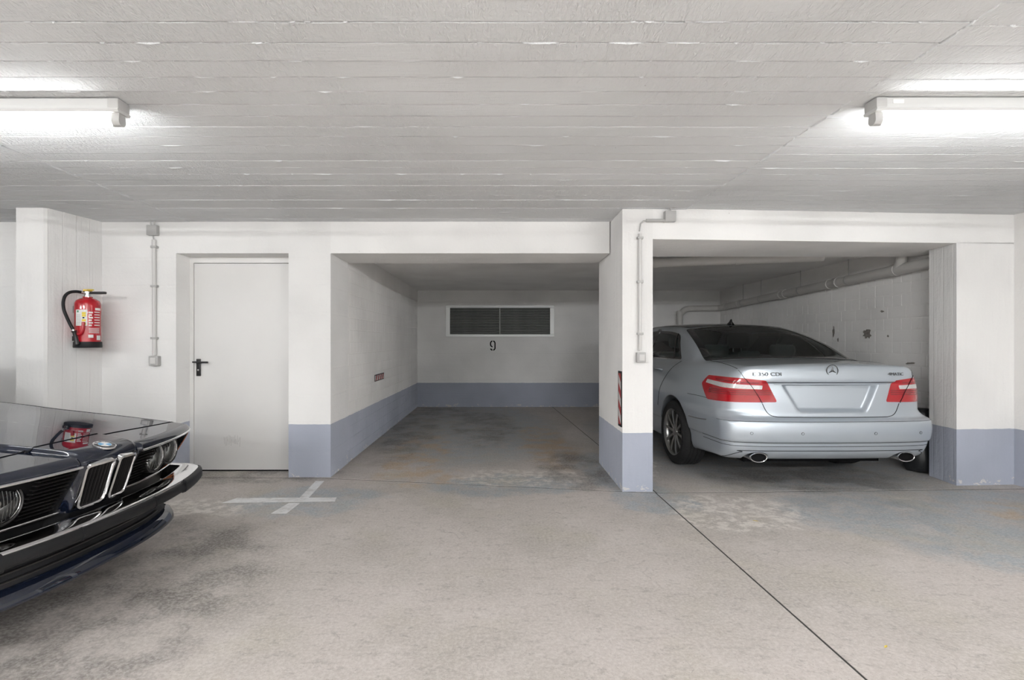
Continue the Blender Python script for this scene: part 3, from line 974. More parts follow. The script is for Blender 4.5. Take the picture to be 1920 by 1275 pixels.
p2 = thing('ceiling_pipe', (1.9, 5.6, 2.1), 'thick white pipe under the bay ceiling behind the lintel', 'pipe')
c0, c1 = Vector((1.50, 5.95, 2.140)), Vector((3.6, 5.45, 2.150))
MB().tube([c0 - Vector((1.9, 5.6, 2.1)), c1 - Vector((1.9, 5.6, 2.1))], 0.052, 18).build('pipe_run', 'pipe', p2, smooth=50)
for u in (0.2, 0.6):
    q = c0.lerp(c1, u) - Vector((1.9, 5.6, 2.1)); dv = (c1 - c0).normalized()
    MB().tube([q, q + dv * 0.05], 0.058, 18).build('coupling', 'pipe', p2, smooth=50)

# ------------------------------------------------------------------ dark sack behind the right jamb
sk = thing('refuse_sack', (4.195, 4.935, 0), 'black plastic sack standing behind the right jamb', 'sack')
pts, fs = [], []
prof = [(0.0, 0.0), (0.10, 0.004), (0.125, 0.05), (0.128, 0.14), (0.118, 0.24), (0.10, 0.34), (0.09, 0.42), (0.075, 0.55), (0.05, 0.60), (0.0, 0.61)]
mb = MB().lathe(prof, n=22)
r5 = random.Random(5)
mb.v = [(x * (1 + 0.10 * math.sin(5 * math.atan2(y, x) + z * 9)) + 0.02 * (z / 0.6), y * (1 + 0.08 * math.cos(4 * math.atan2(y, x) + z * 12)), z) for x, y, z in mb.v]
mb.build('sack_body', simple('sack_film', (0.018, 0.02, 0.022, 1), 0.32), sk, smooth=60)
MB().lathe([(0.05, 0.585), (0.058, 0.59), (0.058, 0.602), (0.05, 0.606)], (0.02, 0, 0), n=14).build('tie', 'black_rubber', sk, smooth=50)

# ------------------------------------------------------------------ damaged plaster on the block wall beside the silver car
wbr = bpy.data.objects['wall_bay_right']
M['spall'] = simple('bare_plaster', (0.30, 0.275, 0.25, 1), 0.9, noise=0.6, nscale=45, bump=0.8)
def spall(px, py, w, h, seed):
    r = random.Random(seed)
    u = (px - VX) / FPX
    Y = (4.36 - SK * 5.2) / (u - SK)
    z = CAMZ - (py - VY) / FPX * Y
    n = 18
    rim = []
    for k in range(n):
        a = 2 * math.pi * k / n
        q = r.uniform(0.55, 1.1)
        rim.append((w * q * math.cos(a), h * q * math.sin(a)))
    vs = [(br(Y + p) - 0.0062, Y + p, z + q) for p, q in rim] + [(br(Y + p * 0.5) - 0.0075, Y + p * 0.5, z + q * 0.5) for p, q in rim] + [(br(Y) - 0.0068, Y, z)]
    fs = [(k, (k + 1) % n, n + (k + 1) % n, n + k) for k in range(n)] + [(n + k, n + (k + 1) % n, 2 * n) for k in range(n)]
    MB().add(vs, fs).build('plaster_damage', 'spall', wbr)
spall(1627, 626, 0.075, 0.065, 1)
spall(1564, 622, 0.022, 0.075, 2)
spall(1572, 637, 0.016, 0.03, 6)
spall(1666, 630, 0.016, 0.016, 3)
spall(1708, 681, 0.07, 0.012, 4)
spall(1655, 584, 0.03, 0.014, 5)

# ------------------------------------------------------------------ bits on the floor
def leaf(px, py, s, a, label):
    x, y = floor_at(px, py)
    out = [(-1, 0), (-0.4, 0.32), (0.3, 0.30), (1, 0.02), (0.35, -0.3), (-0.45, -0.26)]
    vs = [(s * p, s * q, 0.002 + 0.006 * abs(q) * s * 10) for p, q in out] + [(0, 0, 0.001)]
    t = MB().add(vs, [(i, (i + 1) % 6, 6) for i in range(6)]).build('dry_leaf', 'leaf', label=label, category='leaf', group='dry leaves on the floor', fix=False)
    t.location = (x, y, 0)
    t.rotation_euler = (0, 0, a)
leaf(1417, 977, 0.022, -0.5, 'yellow leaf scrap on the floor nearer the silver car')
leaf(1661, 1213, 0.016, 0.7, 'yellow leaf scrap on the floor at the lower right')
# ------------------------------------------------------------------ sculpting tools for the car bodies
def curve(pts, n=3000):
    """smooth monotone curve through points, as a fast table lookup"""
    x = np.array([p[0] for p in pts], float)
    y = np.array([p[1] for p in pts], float)
    h = np.diff(x)
    d = np.diff(y) / h
    m = np.zeros_like(x)
    m[0], m[-1] = d[0], d[-1]
    for i in range(1, len(x) - 1):
        if d[i - 1] * d[i] > 0:
            w1, w2 = 2 * h[i] + h[i - 1], h[i] + 2 * h[i - 1]
            m[i] = (w1 + w2) / (w1 / d[i - 1] + w2 / d[i])
    X = np.linspace(x[0], x[-1], n)
    i = np.clip(np.searchsorted(x, X, 'right') - 1, 0, len(x) - 2)
    t = (X - x[i]) / h[i]
    Y = (2 * t**3 - 3 * t**2 + 1) * y[i] + (t**3 - 2 * t**2 + t) * h[i] * m[i] + (-2 * t**3 + 3 * t**2) * y[i + 1] + (t**3 - t**2) * h[i] * m[i + 1]
    return lambda q: np.interp(q, X, Y)
def smax(a, b, k):
    return np.maximum(a, b) + np.maximum(k - np.abs(a - b), 0.0) ** 2 / (4 * k)
def smin(a, b, k):
    return -smax(-a, -b, k)
def sstep(a, b, x):
    t = np.clip((x - a) / (b - a), 0, 1)
    return t * t * (3 - 2 * t)

class Solid:
    """closed body given by F(x, y, z) < 0, symmetric in x"""
    def __init__(self, F):
        self.F = F
    def grad(self, p, h=0.003):
        g = np.empty_like(p)
        for k in range(3):
            e = np.zeros(3); e[k] = h
            a, b = p + e, p - e
            g[:, k] = (self.F(a[:, 0], a[:, 1], a[:, 2]) - self.F(b[:, 0], b[:, 1], b[:, 2])) / (2 * h)
        return g
    def normal(self, p, h=0.004):
        g = self.grad(p, h)
        return g / np.maximum(np.linalg.norm(g, axis=1, keepdims=True), 1e-9)
    def cast(self, o, d, tmax=3.0, step=0.008):
        n = len(o)
        t = np.zeros(n); hit = np.zeros(n, bool)
        prev = np.zeros(n)
        for i in range(int(tmax / step)):
            act = ~hit
            if not act.any(): break
            tt = (i + 1) * step
            p = o[act] + d[act] * tt
            ins = self.F(p[:, 0], p[:, 1], p[:, 2]) < 0
            idx = np.where(act)[0][ins]
            hit[idx] = True
            prev[idx] = tt
        lo, hi = prev - step, prev.copy()
        for _ in range(14):
            mid = (lo + hi) / 2
            p = o + d * mid[:, None]
            ins = self.F(p[:, 0], p[:, 1], p[:, 2]) < 0
            hi = np.where(ins, mid, hi); lo = np.where(ins, lo, mid)
        return o + d * hi[:, None], hit
    def mesh(self, xs, ys, zs):
        """surface nets; xs is the half axis from 0 outwards"""
        xf = np.concatenate([-xs[:0:-1], xs])
        Vh = self.F(xs[:, None, None] + 0 * ys[None, :, None] + 0 * zs[None, None, :], ys[None, :, None] + 0 * xs[:, None, None] + 0 * zs[None, None, :], zs[None, None, :] + 0 * xs[:, None, None] + 0 * ys[None, :, None]).astype(np.float32)
        V = np.concatenate([Vh[:0:-1], Vh], 0)
        I = V < 0
        c = np.zeros(tuple(s - 1 for s in V.shape), np.int8)
        for a in (0, 1):
            for b in (0, 1):
                for e in (0, 1):
                    c += I[a:V.shape[0] - 1 + a, b:V.shape[1] - 1 + b, e:V.shape[2] - 1 + e]
        act = (c > 0) & (c < 8)
        ci, cj, ck = np.where(act)
        idx = -np.ones(act.shape, np.int32)
        idx[ci, cj, ck] = np.arange(len(ci))
        S = np.zeros((len(ci), 3)); C = np.zeros(len(ci))
        corners = [(a, b, e) for a in (0, 1) for b in (0, 1) for e in (0, 1)]
        for q, (a, b, e) in enumerate(corners):
            for ax in range(3):
                if (a, b, e)[ax] == 0:
                    r = [a, b, e]; r[ax] = 1
                    v0 = V[ci + a, cj + b, ck + e]; v1 = V[ci + r[0], cj + r[1], ck + r[2]]
                    cr = (v0 < 0) != (v1 < 0)
                    t = np.where(cr, v0 / np.where(cr, v0 - v1, 1), 0)
                    p0 = np.stack([xf[ci + a], ys[cj + b], zs[ck + e]], 1)
                    p1 = np.stack([xf[ci + r[0]], ys[cj + r[1]], zs[ck + r[2]]], 1)
                    S += np.where(cr[:, None], p0 + (p1 - p0) * t[:, None], 0)
                    C += cr
        P = S / C[:, None]
        lim = 0.012
        for _ in range(3):
            f = self.F(P[:, 0], P[:, 1], P[:, 2])
            g = self.grad(P)
            s = -f[:, None] * g / np.maximum((g * g).sum(1, keepdims=True), 1e-6)
            L = np.linalg.norm(s, axis=1, keepdims=True)
            P = P + s * np.minimum(1, lim / np.maximum(L, 1e-9))
        Q = []
        sh = V.shape
        for ax in range(3):
            sl0 = [slice(None)] * 3; sl1 = [slice(None)] * 3
            sl0[ax] = slice(0, sh[ax] - 1); sl1[ax] = slice(1, sh[ax])
            A, B = I[tuple(sl0)], I[tuple(sl1)]
            e = np.stack(np.where(A != B), 1)
            o1, o2 = [k for k in range(3) if k != ax]
            ok = (e[:, o1] > 0) & (e[:, o1] < sh[o1] - 1) & (e[:, o2] > 0) & (e[:, o2] < sh[o2] - 1)
            e = e[ok]
            fl = A[tuple(e.T)]
            def cell(d1, d2):
                r = e.copy(); r[:, o1] -= d1; r[:, o2] -= d2
                return idx[tuple(r.T)]
            q = np.stack([cell(1, 1), cell(0, 1), cell(0, 0), cell(1, 0)], 1)
            if ax == 1: fl = ~fl
            q[~fl] = q[~fl][:, ::-1]
            Q.append(q)
        return P, np.concatenate(Q, 0)

def np_mesh(name, P, Q, mats, mi=None, normals=None):
    me = bpy.data.meshes.new(name)
    k = Q.shape[1]
    me.vertices.add(len(P)); me.vertices.foreach_set('co', P.astype(np.float32).ravel())
    me.loops.add(len(Q) * k); me.loops.foreach_set('vertex_index', Q.astype(np.int32).ravel())
    me.polygons.add(len(Q)); me.polygons.foreach_set('loop_start', np.arange(0, len(Q) * k, k, dtype=np.int32))
    try: me.polygons.foreach_set('loop_total', np.full(len(Q), k, np.int32))
    except Exception: pass
    for m in mats: me.materials.append(M[m] if isinstance(m, str) else m)
    if mi is not None: me.polygons.foreach_set('material_index', mi.astype(np.int32))
    me.update(calc_edges=True)
    me.validate()
    me.shade_smooth()
    if normals is not None and len(me.vertices) == len(normals):
        me.normals_split_custom_set_from_vertices(normals.astype(np.float32).tolist())
    return me
def submesh(P, N, Q, sel):
    q = Q[sel]
    u, inv = np.unique(q.ravel(), return_inverse=True)
    return P[u], inv.reshape(q.shape), N[u]

def resample(poly, d, closed=True):
    out = []
    n = len(poly)
    for i in range(n if closed else n - 1):
        a, b = np.array(poly[i], float), np.array(poly[(i + 1) % n], float)
        k = max(1, int(np.linalg.norm(b - a) / d))
        for j in range(k): out.append(tuple(a + (b - a) * j / k))
    if not closed: out.append(tuple(poly[-1]))
    return out
def rounded(poly, r, n=5):
    out = []
    m = len(poly)
    for i in range(m):
        p, a, b = Vector(poly[i]), Vector(poly[i - 1]), Vector(poly[(i + 1) % m])
        rr = r[i] if isinstance(r, (list, tuple)) else r
        da, db = (a - p), (b - p)
        ra, rb = min(rr, da.length * 0.45), min(rr, db.length * 0.45)
        p0, p1 = p + da.normalized() * ra, p + db.normalized() * rb
        for k in range(n + 1):
            t = k / n
            q = p0 * (1 - t) ** 2 + p * 2 * t * (1 - t) + p1 * t * t
            out.append((q.x, q.y))
    return out
def inside(poly, x, y):
    r = np.zeros(np.shape(x), bool)
    n = len(poly)
    for i in range(n):
        x0, y0 = poly[i]; x1, y1 = poly[(i + 1) % n]
        if y0 == y1: continue
        c = ((y0 > y) != (y1 > y)) & (x < (x1 - x0) * (y - y0) / (y1 - y0) + x0)
        r ^= c
    return r
def triangulate(outer, spacing, hole=None):
    outer = resample(outer, spacing)
    pts = list(outer)
    edges = [(i, (i + 1) % len(outer)) for i in range(len(outer))]
    if hole:
        h = resample(hole, spacing)
        o = len(pts)
        pts += h
        edges += [(o + i, o + (i + 1) % len(h)) for i in range(len(h))]
    xs = [p[0] for p in outer]; ys = [p[1] for p in outer]
    gx = np.arange(min(xs) + spacing / 2, max(xs), spacing)
    gy = np.arange(min(ys) + spacing / 2, max(ys), spacing)
    A, B = np.meshgrid(gx, gy)
    A, B = A.ravel(), B.ravel()
    m = inside(outer, A, B)
    if hole: m &= ~inside(hole, A, B)
    # keep grid points away from the rim
    rim = np.array(pts)
    if m.any():
        d = np.sqrt(((np.stack([A[m], B[m]], 1)[:, None] - rim[None]) ** 2).sum(2)).min(1)
        g = np.stack([A[m], B[m]], 1)[d > spacing * 0.55]
        pts += [tuple(q) for q in g]
    v, e, f, *_ = delaunay_2d_cdt([Vector(p) for p in pts], edges, [], 0, 1e-7)
    V = np.array([(p.x, p.y) for p in v])
    Fc = np.array([t for t in f if len(t) == 3])
    cx, cy = V[Fc].mean(1).T
    k = inside(outer, cx, cy)
    if hole: k &= ~inside(hole, cx, cy)
    return V, Fc[k]
class Draper:
    def __init__(self, solid, root):
        self.s, self.root = solid, root
    def rays(self, mode, uv):
        n = len(uv)
        u, v = uv[:, 0], uv[:, 1]
        z0 = np.zeros(n)
        if mode == 'end':   o, d = np.stack([u, z0 - 0.6, v], 1), (0, 1, 0)
        elif mode == 'left':  o, d = np.stack([z0 - 1.4, u, v], 1), (1, 0, 0)
        elif mode == 'right': o, d = np.stack([z0 + 1.4, u, v], 1), (-1, 0, 0)
        elif mode == 'top': o, d = np.stack([u, v, z0 + 1.9], 1), (0, 0, -1)
        else:                # ('ring', cx, cy): u is the angle from the end axis, positive towards +x
            _, cx, cy = mode
            dr = np.stack([np.sin(u), -np.cos(u), z0], 1)
            return np.stack([cx + z0, cy + z0, v], 1) + dr * 1.7, -dr
        return o, np.tile(np.array(d, float), (n, 1))
    def points(self, mode, uv, off=0.0):
        uv = np.array(uv, float)
        o, d = self.rays(mode, uv)
        p, hit = self.s.cast(o, d)
        nr = self.s.normal(p)
        return p + nr * off, nr
    def patch(self, name, mat, mode, outline, spacing=0.02, off=0.002, skirt=0.006, hole=None, parent=None, aspect=1.0, mesh_only=False, **props):
        sc = np.array([aspect, 1.0])
        V, T = triangulate([(a * aspect, b) for a, b in outline], spacing, [(a * aspect, b) for a, b in hole] if hole else None)
        P, N = self.points(mode, V / sc, off)
        # orient
        t0 = P[T]
        fn = np.cross(t0[:, 1] - t0[:, 0], t0[:, 2] - t0[:, 0])
        flip = (fn * N[T[:, 0]]).sum(1) < 0
        T[flip] = T[flip][:, ::-1]
        # skirt
        ed = {}
        for t in T:
            for a, b in ((t[0], t[1]), (t[1], t[2]), (t[2], t[0])):
                if (b, a) in ed: del ed[(b, a)]
                else: ed[(a, b)] = 1
        rim = {}
        extra, en, tris = [], [], []
        for a, b in ed:
            for q in (a, b):
                if q not in rim:
                    rim[q] = len(P) + len(extra)
                    extra.append(P[q] - N[q] * skirt); en.append(N[q])
            tris += [(b, a, rim[a]), (b, rim[a], rim[b])]
        P2 = np.concatenate([P, np.array(extra)]) if extra else P
        N2 = np.concatenate([N, np.array(en)]) if extra else N
        T2 = np.concatenate([T, np.array(tris)]) if tris else T
        me = np_mesh(name, P2, T2, [mat], None, N2)
        o = bpy.data.objects.new(name, me)
        return link(o, parent or self.root, **props)
    def ribbon(self, name, mat, mode, line, width=0.005, off=0.0012, parent=None, d=0.02, closed=False, thick=0.004):
        off = off + 0.0012
        if len(line) > 2 and not closed:
            line = [(q.x, q.y) for q in smooth_path([(a, b, 0) for a, b in line], 5)]
        L = resample(line, d, closed)
        P, N = self.points(mode, L, off)
        n = len(P)
        T = np.zeros_like(P)
        for i in range(n):
            a, b = (P[(i + 1) % n], P[i - 1]) if closed else (P[min(i + 1, n - 1)], P[max(i - 1, 0)])
            T[i] = (a - b) / max(np.linalg.norm(a - b), 1e-9)
        B = np.cross(N, T); B /= np.maximum(np.linalg.norm(B, axis=1, keepdims=True), 1e-9)
        w = width / 2
        rows = [P - B * w - N * thick, P - B * w, P + B * w, P + B * w - N * thick]
        V = np.stack(rows, 1).reshape(-1, 3)
        f = []
        for i in range(n if closed else n - 1):
            j = (i + 1) % n
            for k in range(3):
                f.append((i * 4 + k, j * 4 + k, j * 4 + k + 1, i * 4 + k + 1))
        mb = MB().add(V, f)
        return mb.build(name, mat, parent or self.root, smooth=35, fix=True)

def car_paint(name, base, metal, rough, flake=0.0, spec=0.5):
    t = NT(name)
    n = t.noise(t.obj(), 900.0, 1)
    c2 = tuple(min(1, x * (1 + flake)) for x in base[:3]) + (1,)
    t.set(Base_Color=t.mix(n, base, c2), Metallic=metal, Roughness=rough)
    t.b.inputs['Coat Weight'].default_value = 1.0
    t.b.inputs['Coat Roughness'].default_value = 0.015
    t.b.inputs['Specular IOR Level'].default_value = spec
    return t.mat
M['silver_paint'] = car_paint('silver_blue_paint', (0.53, 0.585, 0.64, 1), 0.55, 0.36, 0.08)
M['navy_paint'] = car_paint('dark_blue_paint', (0.0045, 0.007, 0.016, 1), 0.0, 0.5, 0.6, 0.0)
M['badge'] = simple('badge_metal', (0.10, 0.103, 0.107, 1), 0.4, metal=0.5)
M['navy_paint'].node_tree.nodes['Principled BSDF'].inputs['Coat IOR'].default_value = 1.85
M['gap'] = simple('panel_gap', (0.012, 0.012, 0.014, 1), 0.9, spec=0.1)
M['gloss_black'] = simple('gloss_black', (0.008, 0.009, 0.010, 1), 0.08, coat=0.5)
M['tyre'] = simple('tyre_rubber', (0.018, 0.018, 0.019, 1), 0.75, noise=0.2, nscale=60)
M['alloy'] = simple('alloy_wheel', (0.42, 0.42, 0.41, 1), 0.28, metal=0.9)
M['disc'] = simple('brake_disc', (0.16, 0.155, 0.15, 1), 0.4, metal=0.8)
M['trim_dark'] = simple('cabin_trim', (0.20, 0.22, 0.22, 1), 0.7)
M['seat'] = simple('seat_leather', (0.24, 0.28, 0.285, 1), 0.55)
M['lamp_red'] = simple('lamp_red', (0.40, 0.004, 0.011, 1), 0.16, coat=1.0, noise=0.15, nscale=120)
M['lamp_red_deep'] = simple('lamp_red_deep', (0.18, 0.003, 0.008, 1), 0.2, coat=1.0)
M['lamp_clear'] = simple('lamp_clear', (0.70, 0.69, 0.68, 1), 0.18, metal=0.35, coat=1.0, noise=0.3, nscale=90)
M['amber'] = simple('lamp_amber', (0.72, 0.16, 0.015, 1), 0.15, coat=1.0)

def glass_mat(name, tint, gloss=1.0):
    t = NT(name)
    tr = t.n('ShaderNodeBsdfTransparent')
    tr.inputs[0].default_value = tint
    gl = t.n('ShaderNodeBsdfGlossy')
    gl.inputs['Roughness'].default_value = 0.01
    gl.inputs[0].default_value = (1, 1, 1, 1)
    fr = t.n('ShaderNodeFresnel')
    fr.inputs[0].default_value = 1.5
    mx = t.n('ShaderNodeMixShader')
    t.link(t.math('MULTIPLY', fr.outputs[0], gloss), mx.inputs[0])
    t.link(tr.outputs[0], mx.inputs[1])
    t.link(gl.outputs[0], mx.inputs[2])
    t.link(mx.outputs[0], t.out.inputs[0])
    return t.mat
M['car_glass'] = glass_mat('car_glass', (0.86, 0.95, 0.94, 1))
M['lens_glass'] = glass_mat('lens_glass', (0.9, 0.92, 0.92, 1))

def wheel(parent, cx, cy, cz, side, R=0.325, W=0.235, rim=0.232, spokes=10, deep=0.03, mat='alloy', fork=True):
    """side +1: outer face towards +x"""
    h = W / 2
    t = bpy.data.objects.new('wheel', None)
    t.location = (cx, cy, cz)
    link(t, parent)
    pr = [(rim, -h + 0.012), (rim + 0.02, -h), (R - 0.035, -h), (R - 0.010, -h + 0.018)]
    for g in (-0.055, -0.02, 0.02, 0.055):
        pr += [(R, g - 0.013), (R, g - 0.004), (R - 0.007, g - 0.003), (R - 0.007, g + 0.003), (R, g + 0.004), (R, g + 0.013)]
    pr += [(R - 0.010, h - 0.018), (R - 0.035, h), (rim + 0.02, h), (rim, h - 0.012)]
    ty = MB().lathe(pr, axis=(side, 0, 0), n=64, caps=False)
    tyre = ty.build('tyre', 'tyre', t, smooth=35)
    tr = MB()
    n = 60
    for k in range(n):                                   # shoulder tread blocks
        a = 2 * math.pi * k / n
        for e in (-1, 1):
            a2 = a + e * 0.02
            c, s_ = math.cos(a2), math.sin(a2)
            x0, x1 = e * (h - 0.052), e * (h - 0.020)
            q = []
            for x, r in ((x0, R + 0.0005), (x1, R - 0.007), (x1, R - 0.016), (x0, R - 0.01)):
                for da in (-0.030, 0.030):
                    q.append((x * side, r * math.cos(a2 + da), r * math.sin(a2 + da)))
            tr.add(q, [(0, 1, 3, 2), (2, 3, 5, 4), (0, 2, 4, 6), (1, 7, 5, 3)])
    tr.build('tread', 'tyre', tyre, kind='stuff')
    rp = [(rim * 0.90, -h + 0.03), (rim * 0.96, -h + 0.02), (rim * 0.90, 0.0), (rim * 0.92, h - 0.05), (rim * 0.95, h - 0.018), (rim + 0.004, h - 0.006), (rim + 0.006, h - 0.014)]
    MB().lathe(rp, axis=(side, 0, 0), n=64, caps=False).build('rim', mat, t, smooth=50)
    MB().lathe([(0, h - 0.10), (rim * 0.86, h - 0.10), (rim * 0.86, h - 0.115), (0, h - 0.115)], axis=(side, 0, 0), n=40).build('brake_disc', 'disc', t, smooth=40)
    MB().lathe([(0.0, h - 0.022), (0.026, h - 0.024), (0.032, h - 0.03), (0.05, h - 0.036), (0.058, h - 0.06), (0.05, h - 0.09), (0, h - 0.09)], axis=(side, 0, 0), n=28).build('hub', mat, t, smooth=40)
    for k in range(spokes):
        a = 2 * math.pi * k / spokes + 0.1
        c, s_ = math.cos(a), math.sin(a)
        def pt(r, w, x): return (x * side, r * c - w * s_, r * s_ + w * c)
        r0, r1 = 0.04, rim * 0.955
        xs_ = [(r0, 0.017, h - 0.034), (0.10, 0.0125, h - 0.024), (0.17, 0.0135, h - 0.020), (r1, 0.020, h - 0.022)]
        vs = []
        for r, w, x in xs_:
            vs += [pt(r, -w, x - 0.008), pt(r, -w * 0.55, x), pt(r, w * 0.55, x), pt(r, w, x - 0.008), pt(r, w * 0.8, x - 0.035), pt(r, -w * 0.8, x - 0.035)]
        fs = []
        for i in range(3):
            for j in range(6):
                fs.append((i * 6 + j, i * 6 + (j + 1) % 6, (i + 1) * 6 + (j + 1) % 6, (i + 1) * 6 + j))
        MB().add(vs, fs).build('spoke', mat, t, smooth=30)
    for k in range(5):
        a = 2 * math.pi * k / 5 + 0.4
        MB().lathe([(0, h - 0.030), (0.008, h - 0.031), (0.008, h - 0.045)], (0, 0.042 * math.cos(a), 0.042 * math.sin(a)), (side, 0, 0), 8).build('wheel_bolt', 'steel', t)
    return t
# ------------------------------------------------------------------ silver saloon in the second bay
# local axes: x to the right of the car, y forward from the rear bumper, z up
SIL_YAW = math.radians(1.3)
SIL_POS = (2.868, 4.135, 0.0)
silver = thing('silver_sedan', SIL_POS, 'silver blue four-door saloon parked nose-in in the right bay', 'car', rz=SIL_YAW)

_Rz = curve([(0.18, 0.24), (0.25, 0.16), (0.28, 0.115), (0.33, 0.065), (0.39, 0.036), (0.418, 0.030), (0.428, 0.018), (0.45, 0.009), (0.52, 0.0), (0.575, 0.004), (0.596, 0.012), (0.606, 0.030), (0.620, 0.064), (0.64, 0.076), (0.75, 0.085), (0.88, 0.104), (0.898, 0.108), (0.908, 0.100), (0.916, 0.084), (0.945, 0.081), (1.0, 0.089), (1.04, 0.106), (1.065, 0.14), (1.12, 0.26)])
_W = curve([(0.15, 0.84), (0.22, 0.86), (0.30, 0.888), (0.418, 0.905), (0.43, 0.913), (0.52, 0.922), (0.60, 0.924), (0.70, 0.924), (0.80, 0.914), (0.90, 0.893), (0.98, 0.862), (1.04, 0.828), (1.12, 0.76), (1.3, 0.6)])
_T = curve([(-0.3, 1.050), (0.05, 1.058), (0.3, 1.072), (0.7, 1.088), (1.2, 1.075), (1.8, 1.05), (3.2, 1.035), (3.6, 1.02), (4.1, 0.94), (4.5, 0.84), (4.75, 0.75), (5.0, 0.60)])
_Tc = curve([(-0.2, 0.75), (0.4, 0.93), (0.62, 1.02), (0.80, 1.105), (1.05, 1.228), (1.30, 1.332), (1.55, 1.405), (1.72, 1.437), (1.95, 1.455), (2.3, 1.468), (2.7, 1.455), (3.0, 1.41), (3.35, 1.26), (3.75, 1.03), (4.2, 0.8)])
_Bt = curve([(-0.1, 0.262), (0.3, 0.262), (0.7, 0.235), (1.0, 0.2), (4.3, 0.2), (4.9, 0.24)])
_Rf = curve([(0.60, 0.030), (0.620, 0.064), (0.64, 0.076), (0.75, 0.083), (0.90, 0.084), (1.0, 0.090), (1.04, 0.106), (1.065, 0.14), (1.12, 0.26)])
def silver_F(x, y, z):
    ax = np.abs(x)
    up = sstep(0.60, 0.68, z)
    plan = 0.034 * (ax / 0.8) ** 2 + (0.085 + 0.085 * up) * (ax / 0.90) ** 8
    wl = 0.30 + np.clip((z - 0.675) / 0.218, 0, 1) * 0.118
    rec = sstep(0.0, 0.010, 0.892 - z) * sstep(0.0, 0.045, z - 0.655) * sstep(0.0, 0.050, wl - ax)
    rz = _Rz(z)
    rz = np.where(z > 0.70, _Rf(z) + (rz - _Rf(z)) * sstep(0.60, 0.50, ax), rz)
    rear = rz + plan + 0.042 * rec - y
    tap = (0.040 + 0.055 * up + 0.03 * sstep(0.8, 1.0, z)) * np.clip((1.35 - y) / 1.35, 0, 1.2) ** 2 + 0.20 * np.clip((y - 3.2) / 1.6, 0, 1.2) ** 2
    side = ax - (_W(z) - tap + 0.012 * np.exp(-((y - 1.13) / 0.45) ** 2 - ((z - 0.68) / 0.13) ** 2))
    side = side + 0.010 * np.exp(-((z - 0.62) / 0.10) ** 2) * sstep(1.4, 1.9, y) * sstep(3.6, 3.2, y)
    top = z - (_T(y) - 0.030 * (ax / 0.75) ** 2.2)
    F = smax(rear, top, 0.030)
    F = smax(F, side, 0.075)
    F = smax(F, y - (4.87 - 0.20 * (ax / 0.85) ** 3 - 0.25 * np.clip(z - 0.55, 0, 1) ** 1.5), 0.15)
    F = smax(F, _Bt(y) - z, 0.04)
    yw = y - 0.08 * (ax / 0.7) ** 2 * sstep(2.0, 1.2, y) + 0.16 * (ax / 0.7) ** 2 * sstep(2.6, 3.3, y)
    roof = (z - (_Tc(yw) - 0.038 * (ax / 0.65) ** 2.4 * sstep(1.0, 1.6, y))) * 0.9
    cs = ax - (0.795 - 0.36 * (z - 1.04) - 0.15 * (z - 1.04) ** 2 - 0.048 * np.clip((1.5 - y) / 0.8, 0, 1.3) ** 2 - 0.05 * np.clip((y - 2.9) / 0.8, 0, 1.3) ** 2)
    C = smax(roof, cs, 0.085)
    C = smax(C, 0.9 - z, 0.02)
    F = smin(F, C, 0.045)
    for wy in (1.13, 4.004):
        cyl = np.sqrt((y - wy) ** 2 + (z - 0.335) ** 2) - 0.362
        F = smax(F, -np.maximum(cyl, 0.60 - ax), 0.012)
    # exhaust cut-outs in the lower edge
    ex_ = np.sqrt(((ax - 0.617) / 0.095) ** 2 + ((z - 0.285) / 0.052) ** 2) - 1.0
    F = smax(F, -np.maximum(ex_ * 0.05, y - 0.30), 0.006)
    return F
SS = Solid(silver_F)
def axis(parts):
    out = [parts[0][0]]
    for a, b, d in parts:
        n = max(1, int(round((b - a) / d)))
        out += list(a + (b - a) * (np.arange(n) + 1) / n)
    return np.array(out)
P, Q = SS.mesh(axis([(0, 0.97, 0.0100)]), axis([(-0.04, 0.22, 0.0075), (0.22, 0.6, 0.011), (0.6, 2.0, 0.0135), (2.0, 4.95, 0.030)]),
               axis([(0.17, 0.39, 0.0105), (0.39, 0.43, 0.005), (0.43, 0.585, 0.0095), (0.585, 0.635, 0.005), (0.635, 0.88, 0.0095), (0.88, 0.925, 0.0045), (0.925, 1.1, 0.009), (1.1, 1.5, 0.012)]))
N = SS.normal(P)
# ---- outlines
REARGLASS = rounded([(-0.735, 0.765), (0.0, 0.71), (0.735, 0.765), (0.655, 1.25), (0.585, 1.60), (0.0, 1.64), (-0.585, 1.60), (-0.655, 1.25)], [0.03, 0.4, 0.03, 0.25, 0.05, 0.4, 0.05, 0.25])
def scale_poly(p, cx, cy, fx, fy):
    return [(cx + (a - cx) * fx, cy + (b - cy) * fy) for a, b in p]
GLASS_IN = scale_poly(REARGLASS, 0, 1.17, 0.925, 0.93)
SIDEGLASS = rounded([(1.235, 1.062), (1.52, 1.320), (1.78, 1.362), (2.3, 1.380), (2.75, 1.35), (3.05, 1.25), (3.38, 1.075), (2.3, 1.062)], [0.03, 0.08, 0.2, 0.3, 0.2, 0.15, 0.03, 0.2])
SIDE_IN = scale_poly(SIDEGLASS, 2.2, 1.20, 0.965, 0.88)
WIND = rounded([(-0.56, 2.98), (0, 2.93), (0.56, 2.98), (0.68, 3.55), (0, 3.72), (-0.68, 3.55)], 0.06)
WIND_IN = scale_poly(WIND, 0, 3.32, 0.94, 0.92)
c = P[Q].mean(1)
nz = N[Q].mean(1)
kill = inside(GLASS_IN, c[:, 0], c[:, 1]) & (c[:, 2] > 1.04)
kill |= inside(SIDE_IN, c[:, 1], c[:, 2]) & (np.abs(c[:, 0]) > 0.35)
